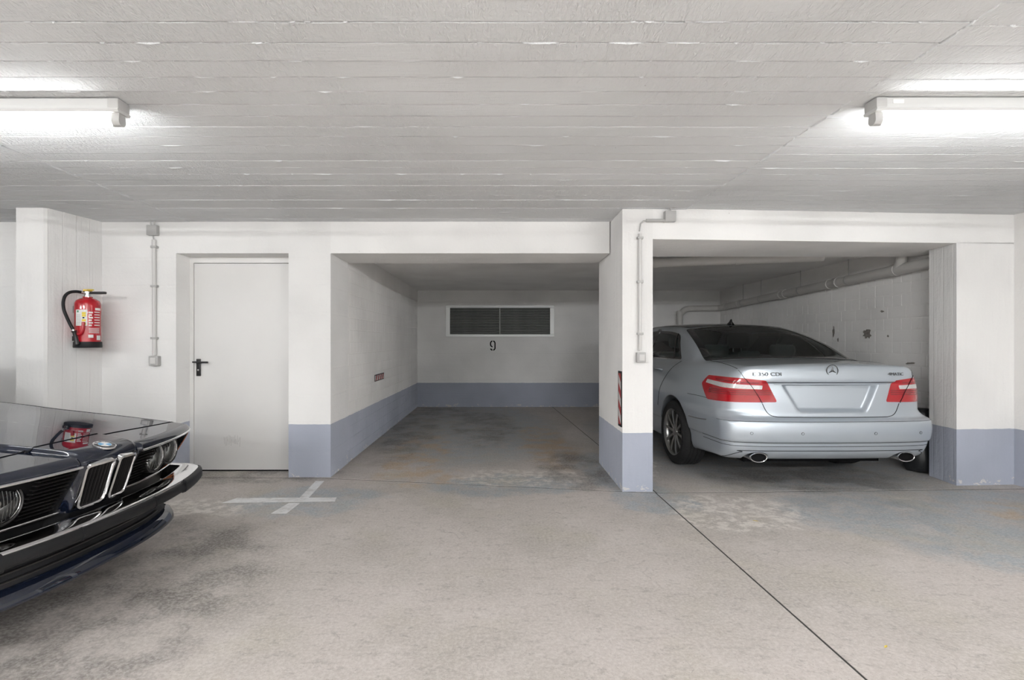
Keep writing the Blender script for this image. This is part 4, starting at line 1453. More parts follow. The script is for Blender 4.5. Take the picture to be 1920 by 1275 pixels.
kill |= inside(WIND_IN, c[:, 0], c[:, 1]) & (c[:, 2] > 1.0)
LID = rounded([(-0.455, 0.605), (0.455, 0.605), (0.565, 0.70), (0.64, 0.86), (0.715, 0.965), (0.755, 1.2), (-0.755, 1.2), (-0.715, 0.965), (-0.64, 0.86), (-0.565, 0.70)], [0.12, 0.12, 0.1, 0.1, 0.05, 0.02, 0.02, 0.05, 0.1, 0.1])
lid = inside(LID, c[:, 0], c[:, 2]) & (c[:, 1] < 0.80) & ~((c[:, 1] > 0.69) & (c[:, 2] > 1.12))
bumper = (c[:, 2] < 0.755) & (c[:, 1] < 0.86) & ~lid & (np.hypot(c[:, 1] - 1.13, c[:, 2] - 0.335) > 0.368) & ~((c[:, 1] > 0.30) & (c[:, 2] > 0.735 + 0.03))
door = (np.abs(c[:, 0]) > 0.55) & (c[:, 2] < 1.06) & (c[:, 2] > 0.27) & (c[:, 1] < 2.30) & (c[:, 1] > np.interp(c[:, 2], [0.27, 0.70, 1.06], [1.62, 1.48, 1.21])) & (np.hypot(c[:, 1] - 1.13, c[:, 2] - 0.335) > 0.395)
fdoor = (np.abs(c[:, 0]) > 0.55) & (c[:, 2] < 1.06) & (c[:, 2] > 0.27) & (c[:, 1] >= 2.30) & (c[:, 1] < 3.38) & (np.hypot(c[:, 1] - 4.004, c[:, 2] - 0.335) > 0.395)
def part(name, sel, mat='silver_paint'):
    p, q, n = submesh(P, N, Q, sel)
    o = bpy.data.objects.new(name, np_mesh(name, p, q, [mat], None, n))
    return link(o, silver)
lidk = lid & ~kill
bmpk = bumper & ~kill & ~lidk
part('trunk_lid', lidk)
rear_bumper = part('rear_bumper', bmpk)
for s_, nm in ((-1, 'rear_door'), (1, 'rear_door')):
    part(nm, door & ~kill & ~lidk & ~bmpk & (np.sign(c[:, 0]) == s_))
    part('front_door', fdoor & ~kill & ~lidk & ~bmpk & (np.sign(c[:, 0]) == s_))
part('body_shell', ~kill & ~lidk & ~bmpk & ~door & ~fdoor)
DS = Draper(SS, silver)
# glass with black rims
rg = DS.patch('rear_window', 'car_glass', 'top', GLASS_IN, 0.05, 0.001, 0.001)
DS.patch('window_rim', 'gloss_black', 'top', REARGLASS, 0.03, 0.003, 0.006, hole=scale_poly(REARGLASS, 0, 1.17, 0.90, 0.91), parent=rg)
wg = DS.patch('windscreen', 'car_glass', 'top', WIND_IN, 0.06, 0.001, 0.001)
DS.patch('window_rim', 'gloss_black', 'top', WIND, 0.04, 0.003, 0.006, hole=scale_poly(WIND, 0, 3.32, 0.92, 0.90), parent=wg)
for md in ('left', 'right'):
    sg = DS.patch('side_window', 'car_glass', md, SIDE_IN, 0.05, 0.001, 0.001)
    DS.patch('window_rim', 'gloss_black', md, SIDEGLASS, 0.03, 0.003, 0.006, hole=scale_poly(SIDEGLASS, 2.2, 1.20, 0.95, 0.84), parent=sg)
    DS.ribbon('window_divider', 'gloss_black', md, [(1.42, 1.07), (1.62, 1.335)], 0.03, 0.004, parent=sg)
    DS.ribbon('door_pillar', 'gloss_black', md, [(2.27, 1.06), (2.22, 1.395)], 0.10, 0.004, parent=sg)
    DS.ribbon('belt_moulding', 'chrome', md, [(1.235, 1.055), (2.3, 1.055), (3.38, 1.068)], 0.010, 0.004, parent=sg)
# dark roof panel
ROOF = rounded([(-0.56, 1.645), (0, 1.68), (0.56, 1.645), (0.585, 2.2), (0.57, 2.92), (0, 2.88), (-0.57, 2.92), (-0.585, 2.2)], 0.08)
DS.patch('roof_panel', 'gloss_black', 'top', ROOF, 0.05, 0.003, 0.005)
# tail lamps
for sd in (-1, 1):
    md = ('ring', sd * 0.30, 0.62)
    def A_(lat, yy): return math.atan2(sd * (lat - 0.30), 0.62 - yy)
    K = 0.5
    out = rounded([(A_(0.455, 0.10), 0.748), (A_(0.875, 0.44), 0.738), (A_(0.895, 0.57), 0.872), (A_(0.885, 0.50), 0.946), (A_(0.72, 0.15), 0.945), (A_(0.540, 0.11), 0.925)], [0.03, 0.035, 0.03, 0.03, 0.1, 0.015], 4)
    tl = DS.patch('tail_lamp', 'lamp_red', md, out, 0.018, 0.004, 0.010, aspect=K)
    bar = rounded([(A_(0.575, 0.115), 0.853), (A_(0.80, 0.26), 0.858), (A_(0.885, 0.50), 0.880), (A_(0.883, 0.49), 0.910), (A_(0.80, 0.26), 0.896), (A_(0.570, 0.115), 0.884)], 0.008, 3)
    DS.patch('light_bar', 'lamp_clear', md, bar, 0.015, 0.006, 0.003, aspect=K, parent=tl)
    low = [(A_(0.49, 0.105), 0.764), (A_(0.865, 0.41), 0.756), (A_(0.872, 0.43), 0.784), (A_(0.485, 0.105), 0.792)]
    DS.patch('brake_light', 'lamp_red', md, low, 0.015, 0.006, 0.003, aspect=K, parent=tl)
    for q in range(3):
        hz = 0.805 + q * 0.016
        DS.ribbon('led_row', 'lamp_red_deep', md, [(A_(0.50, 0.107), hz + 0.004), (A_(0.87, 0.42), hz)], 0.006, 0.0065, parent=tl, d=0.03)
    DS.ribbon('led_row', 'lamp_red_deep', md, [(A_(0.60, 0.113), 0.905), (A_(0.86, 0.36), 0.918)], 0.006, 0.0065, parent=tl, d=0.03)
    # shut line crossing the lamp
    DS.ribbon('panel_gap', 'gap', md, [(A_(0.715, 0.15), 0.965), (A_(0.64, 0.125), 0.86), (A_(0.575, 0.11), 0.74)], 0.0036, 0.0075, parent=tl, d=0.02)
# shut lines
gaps = [('end', [(-0.575, 0.735), (-0.545, 0.672), (-0.515, 0.642), (-0.475, 0.630), (-0.40, 0.626), (0, 0.624), (0.40, 0.626), (0.475, 0.630), (0.515, 0.642), (0.545, 0.672), (0.575, 0.735)], 0.0045),
        ('end', [(-0.718, 0.965), (-0.735, 1.005)], 0.0032), ('end', [(0.718, 0.965), (0.735, 1.005)], 0.0032),
        ('top', [(-0.735, 0.17), (-0.718, 0.45), (-0.70, 0.79)], 0.0032), ('top', [(0.735, 0.17), (0.718, 0.45), (0.70, 0.79)], 0.0032),
        ('end', [(-0.53, 0.9085), (0, 0.9085), (0.53, 0.9085)], 0.003)]
for md, ln, w in gaps:
    DS.ribbon('panel_gap', 'gap', md, ln, w, 0.001)
for md in ('left', 'right'):
    DS.ribbon('panel_gap', 'gap', md, [(0.42, 0.745), (0.55, 0.752), (0.79, 0.752)], 0.0035, 0.001)
    DS.ribbon('panel_gap', 'gap', md, [(1.20, 1.045), (1.32, 0.93), (1.43, 0.80), (1.48, 0.70), (1.535, 0.55)], 0.004, 0.001)
    DS.ribbon('panel_gap', 'gap', md, [(2.28, 1.045), (2.30, 0.8), (2.28, 0.30)], 0.004, 0.001)
    DS.ribbon('bumper_strip', 'chrome', md, [(0.40, 0.562), (0.55, 0.550), (0.74, 0.545)], 0.007, 0.003)
RG = ('ring', 0.0, 1.1)
DS.ribbon('bumper_crease', 'gap', RG, [(-0.98, 0.425), (0.98, 0.425)], 0.003, 0.0008, d=0.03)
DS.ribbon('bumper_crease', 'gap', RG, [(-0.98, 0.392), (0.98, 0.392)], 0.003, 0.0008, d=0.03)
DS.ribbon('bumper_crease', 'gap', RG, [(-0.80, 0.596), (0.80, 0.596)], 0.0025, 0.0006, d=0.03)
DS.ribbon('panel_gap', 'gap', 'end', [(-0.84, 0.275), (-0.80, 0.315), (-0.74, 0.340), (-0.66, 0.352), (0.66, 0.352), (0.74, 0.340), (0.80, 0.315), (0.84, 0.275)], 0.004, 0.001)
for lx in (-0.70, -0.30, 0.30, 0.70):
    cc = [(lx + 0.0105 * math.cos(a), 0.503 + 0.0105 * math.sin(a)) for a in np.linspace(0, 2 * math.pi, 17)[:-1]]
    sn = DS.patch('parking_sensor', 'silver_paint', 'end', cc, 0.006, 0.0015, 0.002)
    DS.ribbon('sensor_rim', 'gap', 'end', cc, 0.002, 0.0015, parent=sn, closed=True, d=0.004)
# chrome grip above the plate recess
DS.ribbon('trunk_grip', 'silver_paint', 'end', [(-0.47, 0.8985), (0, 0.8985), (0.47, 0.8985)], 0.012, 0.006)
# exhaust tips
for lx in (-0.617, 0.617):
    n = 32
    def ring(a, b, y): return [(lx + a * math.cos(2 * math.pi * k / n), y, 0.295 + b * math.sin(2 * math.pi * k / n)) for k in range(n)]
    rings = [ring(0.066, 0.038, 0.22), ring(0.071, 0.0405, 0.095), ring(0.0715, 0.0415, 0.084), ring(0.069, 0.039, 0.079), ring(0.064, 0.0345, 0.082), ring(0.061, 0.032, 0.20)]
    mb = MB()
    mb._rings([p for r in rings for p in r], len(rings), n, False, False)
    tip = mb.build('exhaust_tip', 'chrome', silver, smooth=50)
    mb = MB().add(ring(0.063, 0.034, 0.12), [tuple(range(n))])
    mb.build('exhaust_bore', 'black_matte', tip)
# three-pointed star badge, lettering
sp, sn_ = DS.points('end', [(0.0, 1.008)], 0.0)
sy = sp[0][1] - 0.004
emb = bpy.data.objects.new('star_badge', None)
emb.location = (0, sy, 1.008)
link(emb, silver)
MB().tube([(0.047 * math.cos(a), 0, 0.047 * math.sin(a)) for a in np.linspace(0, 2 * math.pi, 41)[:-1]], 0.0036, 8, closed=True).build('badge_ring', 'badge', emb, smooth=50)
for k in range(3):
    a = math.pi / 2 + k * 2 * math.pi / 3
    c_, s_ = math.cos(a), math.sin(a)
    w = 0.0085
    MB().add([(0.046 * c_, -0.001, 0.046 * s_), (w * math.cos(a + 1.047), -0.001, w * math.sin(a + 1.047)), (0, -0.006, 0), (w * math.cos(a - 1.047), -0.001, w * math.sin(a - 1.047)), (0, 0.004, 0)],
             [(0, 1, 2), (0, 2, 3), (0, 4, 1), (0, 3, 4)]).build('star_point', 'badge', emb)
def lettering(name, s, size, lx, lz, parent, mode='end', mat='badge', sx=1.0):
    me = text_mesh(s, size, 0.0012)
    co = np.empty(len(me.vertices) * 3, np.float32); me.vertices.foreach_get('co', co); co = co.reshape(-1, 3)
    pts, nr = DS.points(mode, np.stack([lx + co[:, 0] * sx, lz + co[:, 1]], 1), 0.0)
    P3 = pts + nr * (0.0060 + co[:, 2:3])
    me.vertices.foreach_set('co', P3.astype(np.float32).ravel())
    me.materials.clear(); me.materials.append(M[mat])
    me.name = name
    o = bpy.data.objects.new(name, me)
    return link(o, parent)
lettering('model_lettering', 'E 350 CDI', 0.040, -0.535, 0.977, silver, sx=1.35)
lettering('model_lettering', '4MATIC', 0.034, 0.545, 0.977, silver, sx=1.2)
# door handles, aerial
for sd, md in ((-1, 'left'), (1, 'right')):
    for yy in (1.50, 2.55):
        p_, n_ = DS.points(md, [(yy, 0.935), (yy + 0.10, 0.935), (yy + 0.20, 0.937)], 0.0)
        pts = [p_[0] + n_[0] * 0.004, p_[0] * 0.8 + p_[1] * 0.2 + n_[0] * 0.028, p_[1] + n_[1] * 0.034, p_[1] * 0.2 + p_[2] * 0.8 + n_[2] * 0.028, p_[2] + n_[2] * 0.004]
        MB().tube(smooth_path(pts, 4), 0.010, 10).build('door_handle', 'silver_paint', silver, smooth=50)
p_, n_ = DS.points('top', [(0.0, 1.78)], 0.0)
zr = p_[0][2]
fin = MB()
prof = [(0.0, -0.10, 0.018), (0.004, -0.07, 0.020), (0.030, -0.03, 0.016), (0.048, 0.02, 0.010), (0.062, 0.055, 0.006), (0.060, 0.070, 0.004)]
vs = []
fz = [(1.86, 0.0, 0.016), (1.82, 0.010, 0.018), (1.78, 0.030, 0.013), (1.755, 0.058, 0.007), (1.735, 0.062, 0.005), (1.725, 0.03, 0.010), (1.70, 0.012, 0.012), (1.69, 0.0, 0.012)]
for yy, hh, ww in fz:
    vs += [(-ww, yy, zr - 0.008), (-ww * 0.5, yy, zr + hh), (ww * 0.5, yy, zr + hh), (ww, yy, zr - 0.008)]
fs = []
for i in range(len(fz) - 1):
    for k in range(3): fs.append((i * 4 + k, i * 4 + k + 1, i * 4 + k + 5, i * 4 + k + 4))
MB().add(vs, fs).build('roof_aerial', 'gloss_black', silver, smooth=50)
# wing mirrors
for sd in (-1, 1):
    mm = MB().cbox(min(sd * 0.80, sd * 1.0), max(sd * 0.80, sd * 1.0), 3.02, 3.12, 1.05, 1.19, 0.035)
    mm.build('wing_mirror', 'silver_paint', silver, smooth=60)
for sd in (-1, 1):
    wheel(silver, sd * 0.812, 1.13, 0.325, sd)
    wheel(silver, sd * 0.782, 4.004, 0.325, sd)
# underbody and inner arches
MB().box(-0.60, 0.60, 0.35, 4.5, 0.20, 0.30).build('underbody', 'black_matte', silver)
# cabin
cab = bpy.data.objects.new('cabin', None); cab.location = (0, 0, 0); link(cab, silver)
MB().cbox(-0.68, 0.68, 0.72, 1.28, 0.99, 1.045, 0.02).build('parcel_shelf', 'trim_dark', cab, smooth=40)
MB().cbox(-0.66, 0.66, 1.26, 1.44, 0.55, 1.075, 0.05).build('rear_seat_back', 'seat', cab, smooth=40)
MB().box(-0.75, 0.75, 1.3, 3.5, 0.42, 0.50).build('cabin_floor', 'trim_dark', cab)
MB().cbox(-0.72, 0.72, 3.05, 3.55, 0.70, 1.045, 0.06).build('dashboard', 'trim_dark', cab, smooth=40)
def headrest(x, y, z, w, h, rest=True):
    hr = MB()
    n = 14
    vs = []
    ringn = 5
    secs = [(0.0, 0.72), (0.15, 0.93), (0.5, 1.0), (0.85, 0.95), (1.0, 0.78)]
    for t_, q in secs:
        for k in range(n):
            a = 2 * math.pi * k / n
            cx_, sx_ = math.cos(a), math.sin(a)
            r_ = (abs(cx_) ** 4 + abs(sx_) ** 4) ** -0.25
            vs.append((x + w / 2 * q * r_ * cx_, y + 0.045 * q * r_ * sx_, z + h * t_))
    hr._rings(vs, len(secs), n, False, True)
    return hr
for x in (-0.36, 0.36):
    headrest(x, 1.36, 1.085, 0.27, 0.13).build('rear_headrest', 'seat', cab, smooth=60)
headrest(0.0, 1.36, 1.07, 0.22, 0.075).build('rear_headrest', 'seat', cab, smooth=60)
for x in (-0.37, 0.37):
    headrest(x, 2.30, 1.165, 0.28, 0.19).build('front_headrest', 'seat', cab, smooth=60)
    MB().cbox(x - 0.25, x + 0.25, 2.27, 2.40, 0.5, 1.12, 0.06).build('front_seat_back', 'seat', cab, smooth=40)
    for dx in (-0.05, 0.05):
        MB().tube([(x + dx, 2.32, 1.10), (x + dx, 2.32, 1.19)], 0.007, 8).build('headrest_post', 'chrome', cab, smooth=50)
MB().tube([(-0.37 + 0.185 * math.cos(a), 2.98 + 0.03 * math.sin(a), 0.93 + 0.18 * math.sin(a)) for a in np.linspace(0, 2 * math.pi, 33)[:-1]], 0.014, 8, closed=True).build('steering_wheel', 'trim_dark', cab, smooth=50)
MB().cbox(-0.10, 0.10, 2.93, 2.97, 1.29, 1.345, 0.012).build('rear_view_mirror', 'trim_dark', cab, smooth=40)
# ------------------------------------------------------------------ dark blue coupe, nose towards the middle of the lane
# local axes: x towards the far side of the car, y backwards from the kidney grille, z up
NAV_DIR = math.radians(85.7)
NAV_POS = (-1.735, 2.402, 0.0)
navy = thing('navy_coupe', NAV_POS, 'dark blue classic coupe with twin kidney grille at the left', 'car', rz=NAV_DIR)

_Nz = curve([(0.15, 0.30), (0.24, 0.24), (0.30, 0.21), (0.40, 0.19), (0.47, 0.165), (0.495, 0.135), (0.55, 0.098), (0.62, 0.050), (0.69, 0.006), (0.702, 0.0), (0.712, 0.0), (0.728, 0.008), (0.745, 0.030), (0.760, 0.075), (0.785, 0.22), (0.83, 0.6)])
_Kz = curve([(0.40, 0.11), (0.47, 0.090), (0.505, 0.072), (0.60, 0.036), (0.70, -0.001), (0.712, 0.0), (0.735, 0.010), (0.755, 0.030), (0.768, 0.060), (0.80, 0.25)])
_NT = curve([(-0.1, 0.752), (0.05, 0.764), (0.12, 0.771), (0.25, 0.784), (0.6, 0.818), (1.0, 0.856), (1.45, 0.905), (1.9, 0.93), (3.4, 0.945), (4.0, 0.935), (4.6, 0.90), (4.75, 0.86)])
_NW = curve([(0.15, 0.76), (0.25, 0.80), (0.40, 0.835), (0.55, 0.855), (0.66, 0.862), (0.72, 0.853), (0.78, 0.832), (0.86, 0.80), (0.95, 0.74)])
_NC = curve([(0.9, 0.70), (1.35, 0.86), (1.55, 0.96), (1.85, 1.14), (2.15, 1.285), (2.35, 1.335), (2.7, 1.362), (3.1, 1.345), (3.5, 1.25), (3.8, 1.12), (4.15, 0.94), (4.6, 0.75)])
def navy_F(x, y, z):
    ax = np.abs(x)
    plan = 0.145 * (ax / 0.75) ** 2.3 + 0.05 * (ax / 0.87) ** 20
    gr = sstep(0.178, 0.190, ax) * sstep(0.748, 0.736, ax) * sstep(0.500, 0.510, z) * sstep(0.694, 0.684, z)
    nose = _Nz(z) + plan + 0.055 * gr
    kid = _Kz(z) + 0.6 * np.clip(ax - 0.140, 0, 1) ** 1.0 * sstep(0.142, 0.175, ax) + 0.15 * (ax / 0.3) ** 2 * 0.35
    kid = kid + 0.030 * sstep(0.010, 0.018, ax) * sstep(0.136, 0.128, ax) * sstep(0.503, 0.513, z) * sstep(0.708, 0.698, z)
    cen = sstep(0.185, 0.150, ax)
    nose = nose * (1 - cen) + kid * cen
    front = nose - y
    tap = 0.055 * np.clip((0.95 - y) / 0.95, 0, 1.1) ** 2 + 0.10 * np.clip((y - 3.6) / 1.15, 0, 1.2) ** 2
    side = ax - (_NW(z) - tap)
    dome_w = 0.168 + 0.075 * np.clip(y - 0.1, 0, 1.6)
    dome = sstep(dome_w + 0.014, dome_w - 0.010, ax) * sstep(1.60, 1.2, y)
    top = z - (_NT(y) - 0.017 - 0.022 * (ax / 0.75) ** 2 + 0.019 * dome)
    F = smax(front, top, 0.020)
    F = smax(F, side, 0.05)
    F = smax(F, y - (4.75 - 0.12 * (ax / 0.8) ** 3 - 0.2 * np.abs(z - 0.6)), 0.08)
    F = smax(F, 0.20 - z, 0.03)
    roof = (z - (_NC(y - 0.12 * (ax / 0.6) ** 2 * sstep(2.6, 2.0, y) + 0.12 * (ax / 0.6) ** 2 * sstep(3.0, 3.6, y)) - 0.04 * (ax / 0.6) ** 2)) * 0.85
    cs = ax - (0.715 - 0.42 * (z - 0.93))
    C = smax(smax(roof, cs, 0.07), 0.8 - z, 0.02)
    F = smin(F, C, 0.035)
    for wy in (0.86, 3.486):
        cyl = np.sqrt((y - wy) ** 2 + (z - 0.315) ** 2) - 0.335
        F = smax(F, -np.maximum(cyl, 0.56 - ax), 0.012)
    return F
NS_ = Solid(navy_F)
P, Q = NS_.mesh(axis([(0, 0.20, 0.006), (0.20, 0.92, 0.0105)]), axis([(-0.04, 0.30, 0.007), (0.30, 1.6, 0.016), (1.6, 4.85, 0.032)]),
                axis([(0.17, 0.46, 0.012), (0.46, 0.80, 0.006), (0.80, 0.95, 0.009), (0.95, 1.40, 0.016)]))
N = NS_.normal(P, 0.003)
c = P[Q].mean(1)
ac = np.abs(c[:, 0])
FW = rounded([(-0.54, 2.18), (0, 2.13), (0.54, 2.18), (0.66, 1.72), (0, 1.58), (-0.66, 1.72)], 0.05)
FW_IN = scale_poly(FW, 0, 1.88, 0.94, 0.90)
RW = rounded([(-0.50, 3.42), (0, 3.38), (0.50, 3.42), (0.60, 3.86), (0, 3.98), (-0.60, 3.86)], 0.05)
RW_IN = scale_poly(RW, 0, 3.68, 0.94, 0.90)
SW = rounded([(1.98, 0.985), (2.35, 1.215), (2.75, 1.265), (3.15, 1.235), (3.50, 1.03), (3.45, 0.985)], 0.05)
SW_IN = scale_poly(SW, 2.72, 1.12, 0.95, 0.86)
kill = (inside(FW_IN, c[:, 0], c[:, 1]) | inside(RW_IN, c[:, 0], c[:, 1])) & (c[:, 2] > 0.93)
kill |= inside(SW_IN, c[:, 1], c[:, 2]) & (ac > 0.4)
grille = (ac > 0.172) & (ac < 0.750) & (c[:, 2] > 0.490) & (c[:, 2] < 0.700) & (c[:, 1] < 0.42)
low = (c[:, 2] < 0.492) & (c[:, 1] < 0.46)
shutline = 0.245
hood = (c[:, 1] > shutline) & (c[:, 1] < 1.50) & (ac < 0.795) & (N[Q].mean(1)[:, 2] > 0.55) & (c[:, 2] > 0.66)
def npart(name, sel, mat='navy_paint'):
    p, q, n = submesh(P, N, Q, sel)
    return link(bpy.data.objects.new(name, np_mesh(name, p, q, [mat], None, n)), navy)
npart('bonnet', hood & ~kill)
for sg in (-1, 1):
    npart('grille_recess', grille & ~kill & ~hood & (np.sign(c[:, 0]) == sg), 'black_matte')
npart('front_valance', low & ~kill & ~grille & ~hood, 'black_rubber')
kidney = (ac > 0.008) & (ac < 0.141) & (c[:, 2] > 0.502) & (c[:, 2] < 0.710) & (c[:, 1] < 0.2)
for sg in (-1, 1):
    npart('kidney_recess', kidney & (np.sign(c[:, 0]) == sg), 'black_matte')
grille = grille | kidney
nosep = (c[:, 1] <= 0.45) & ~grille & ~low & ~hood & ~kill
npart('nose_panel', nosep)
npart('body_shell', ~nosep & ~grille & ~low & ~hood & ~kill)
DN = Draper(NS_, navy)
for nm, po, pin, ctr in (('windscreen', FW, FW_IN, (0, 1.88)), ('rear_window', RW, RW_IN, (0, 3.68))):
    g_ = DN.patch(nm, 'car_glass', 'top', pin, 0.06, 0.001, 0.001)
    DN.patch('window_rim', 'black_rubber', 'top', po, 0.04, 0.003, 0.006, hole=scale_poly(po, ctr[0], ctr[1], 0.91, 0.86), parent=g_)
for md in ('left', 'right'):
    g_ = DN.patch('side_window', 'car_glass', md, SW_IN, 0.06, 0.001, 0.001)
    DN.patch('window_rim', 'black_rubber', md, SW, 0.04, 0.003, 0.006, hole=scale_poly(SW, 2.72, 1.12, 0.93, 0.82), parent=g_)
    DN.ribbon('door_gap', 'gap', md, [(1.75, 0.88), (1.72, 0.6), (1.80, 0.3)], 0.005, 0.001)
    DN.ribbon('door_gap', 'gap', md, [(3.10, 0.88), (3.06, 0.6), (2.98, 0.3)], 0.005, 0.001)
    DN.ribbon('side_moulding', 'chrome', md, [(0.35, 0.60), (1.5, 0.615), (4.4, 0.62)], 0.014, 0.003)
# bonnet shut line with the little steps at the power dome
DN.ribbon('bonnet_gap', 'gap', 'top', [(-0.80, 0.285), (-0.55, 0.262), (-0.205, 0.262), (-0.180, 0.238), (0.180, 0.238), (0.205, 0.262), (0.55, 0.262), (0.80, 0.285)], 0.0065, 0.0012, d=0.012)
for sg in (-1, 1):
    DN.ribbon('bonnet_gap', 'gap', 'top', [(sg * 0.80, 0.285), (sg * 0.795, 0.6), (sg * 0.785, 1.0), (sg * 0.775, 1.48)], 0.006, 0.0012)
# kidney grilles
def KY(z): return float(_Kz(np.array([z]))[0])
for sg in (-1, 1):
    kg = bpy.data.objects.new('kidney_grille', None)
    kg.location = (0, 0, 0)
    link(kg, navy)
    xi, xo = 0.011, 0.138
    zb, zt = 0.505, 0.707
    yb_, yt_ = KY(zb) - 0.016, KY(zt) - 0.010
    def kp(u, v):
        # u: lateral, v: height; the frame leans with the nose
        zz = v
        yy = yb_ + (yt_ - yb_) * (zz - zb) / (zt - zb) + 0.10 * (u / 0.3) ** 2
        return (sg * u, yy, zz)
    loop = rounded([(xi, zb + 0.006), (xo - 0.004, zb), (xo + 0.006, zt - 0.008), (xi + 0.004, zt)], [0.030, 0.030, 0.022, 0.022], 6)
    loop = resample(loop, 0.012)
    fr_path = [kp(u, v) for u, v in loop]
    mb = MB()
    cen_ = np.mean(np.array(fr_path), 0)
    n = len(fr_path)
    vs = []
    nrm = Vector((0, -(zt - zb), (yt_ - yb_))).normalized()
    nrm = Vector((0, -1, -0.36)).normalized()
    for i, q in enumerate(fr_path):
        q = Vector(q)
        t_ = (Vector(fr_path[(i + 1) % n]) - Vector(fr_path[i - 1])).normalized()
        o_ = t_.cross(nrm).normalized()
        if o_.dot(q - Vector(cen_)) < 0: o_ = -o_
        vs += [q + o_ * 0.006 + nrm * 0.000, q + o_ * 0.0045 + nrm * 0.009, q - o_ * 0.005 + nrm * 0.0115, q - o_ * 0.0095 + nrm * 0.004, q - o_ * 0.0095 - nrm * 0.018, q + o_ * 0.006 - nrm * 0.018]
    mb._rings(vs, n, 6, True, False)
    mb.build('kidney_frame', 'chrome', kg, smooth=40)
    for k in range(7):
        u = xi + 0.016 + (xo - xi - 0.030) * k / 6
        a_, b_ = Vector(kp(u, zb + 0.010)), Vector(kp(u + 0.004, zt - 0.012))
        w = 0.0018
        vs = []
        for q in (a_, b_):
            vs += [q + Vector((-w, 0, 0)) - nrm * 0.010, q + Vector((-w * .6, 0, 0)) + nrm * 0.002, q + Vector((w * .6, 0, 0)) + nrm * 0.002, q + Vector((w, 0, 0)) - nrm * 0.010]
        MB().add(vs, [(0, 1, 5, 4), (1, 2, 6, 5), (2, 3, 7, 6), (0, 3, 2, 1), (4, 5, 6, 7)]).build('grille_slat', 'black_plastic', kg, fix=True)
# side grilles: horizontal slats, bright trims, twin headlamps, indicator
def NYv(x, z):
    return float(_Nz(np.array([z]))[0] + 0.145 * (abs(x) / 0.75) ** 2.3 + 0.05 * (abs(x) / 0.87) ** 20)
for sg in (-1, 1):
    sgp = bpy.data.objects.new('side_grille', None); link(sgp, navy)
    x_in = {z: 0.190 - (0.70 - z) * 0.18 for z in (0.5, 0.7)}
    for k in range(10):
        z = 0.520 + k * 0.0178
        xin = 0.186 + 0.004 * k * 0
        path = [(sg * x, NYv(x, z) + 0.018, z) for x in np.linspace(0.184, 0.345 if True else 0.8, 9)]
        path = [(sg * x, NYv(x, z) + 0.018, z) for x in np.linspace(0.184, 0.335, 9)]
        MB().sweep([(-0.014, -0.0028), (0.012, -0.0020), (0.016, 0.0), (0.012, 0.0030), (-0.014, 0.0028)] if sg > 0 else [(0.014, -0.0028), (-0.012, -0.0020), (-0.016, 0.0), (-0.012, 0.0030), (0.014, 0.0028)], path).build('grille_slat', 'black_plastic', sgp)
    for z, r_ in ((0.7005, 0.0065), (0.4995, 0.0068)):
        xo_ = 0.815 if z > 0.6 else 0.80
        x0_ = 0.176 if z > 0.6 else 0.150
        MB().tube([(sg * x, NYv(x, z) - (0.004 if z > 0.6 else 0.010), z + (0.004 * (x / 0.8) if z > 0.6 else 0)) for x in np.linspace(x0_, xo_, 26)], r_, 10).build('bright_trim', 'chrome', sgp, smooth=60)
    for hx_, hr_ in ((0.418, 0.076), (0.608, 0.0755)):
        zc_ = 0.612
        dirn = Vector((sg * 0.10, -1, -0.02)).normalized()
        yc = NYv(hx_ + 0.02, zc_) + 0.024
        o_ = Vector((sg * hx_, yc, zc_))
        hl = bpy.data.objects.new('headlamp', None); link(hl, navy)
        MB().lathe([(hr_ + 0.010, -0.05), (hr_ + 0.010, 0.004), (hr_ + 0.004, 0.008), (hr_ - 0.001, 0.004), (hr_ - 0.001, -0.05)], o_, dirn, 40, caps=False).build('lamp_bezel', 'black_plastic', hl, smooth=50)
        MB().lathe([(hr_ - 0.002, 0.0), (hr_ - 0.006, 0.006), (hr_ - 0.010, 0.002), (hr_ - 0.012, -0.006)], o_, dirn, 40, caps=False).build('lamp_ring', 'chrome', hl, smooth=50)
        MB().lathe([(hr_ - 0.004, -0.004), (0.055, -0.03), (0.030, -0.050), (0.0, -0.056)], o_, dirn, 32, caps=False).build('reflector', 'steel', hl, smooth=60)
        MB().lathe([(0.0, -0.012), (0.014, -0.014), (0.017, -0.03), (0.015, -0.055)], o_, dirn, 20, caps=False).build('bulb_shield', 'steel', hl, smooth=60)
        MB().lathe([(hr_ - 0.004, 0.003), (0.055, 0.012), (0.030, 0.017), (0.0, 0.019)], o_, dirn, 40, caps=False).build('lens', 'lens_glass', hl, smooth=60)
        for q in range(-4, 5):
            u = q * 0.015
            hh = math.sqrt(max(0, (hr_ - 0.012) ** 2 - u * u))
            MB().tube([o_ + Vector((u, 0, t_)) + dirn * (0.017 - 0.016 * ((u * u + t_ * t_) / hr_ ** 2)) for t_ in np.linspace(-hh, hh, 7)], 0.0012, 5).build('lens_rib', 'lamp_clear', hl, smooth=60)
    # indicator at the corner
    ind = rounded([(sg * 0.808, 0.515), (sg * 0.846, 0.525), (sg * 0.850, 0.690), (sg * 0.812, 0.700)], 0.006, 3)
    md = ('ring', 0.0, 0.75)
    def B_(xx, yy): return math.atan2(sg * xx, 0.75 - yy)
    indp = [(B_(0.748, 0.25), 0.508), (B_(0.840, 0.34), 0.520), (B_(0.842, 0.34), 0.684), (B_(0.762, 0.205), 0.694)]
    DN.patch('indicator', 'amber', md, indp, 0.02, 0.004, 0.010, aspect=0.8)
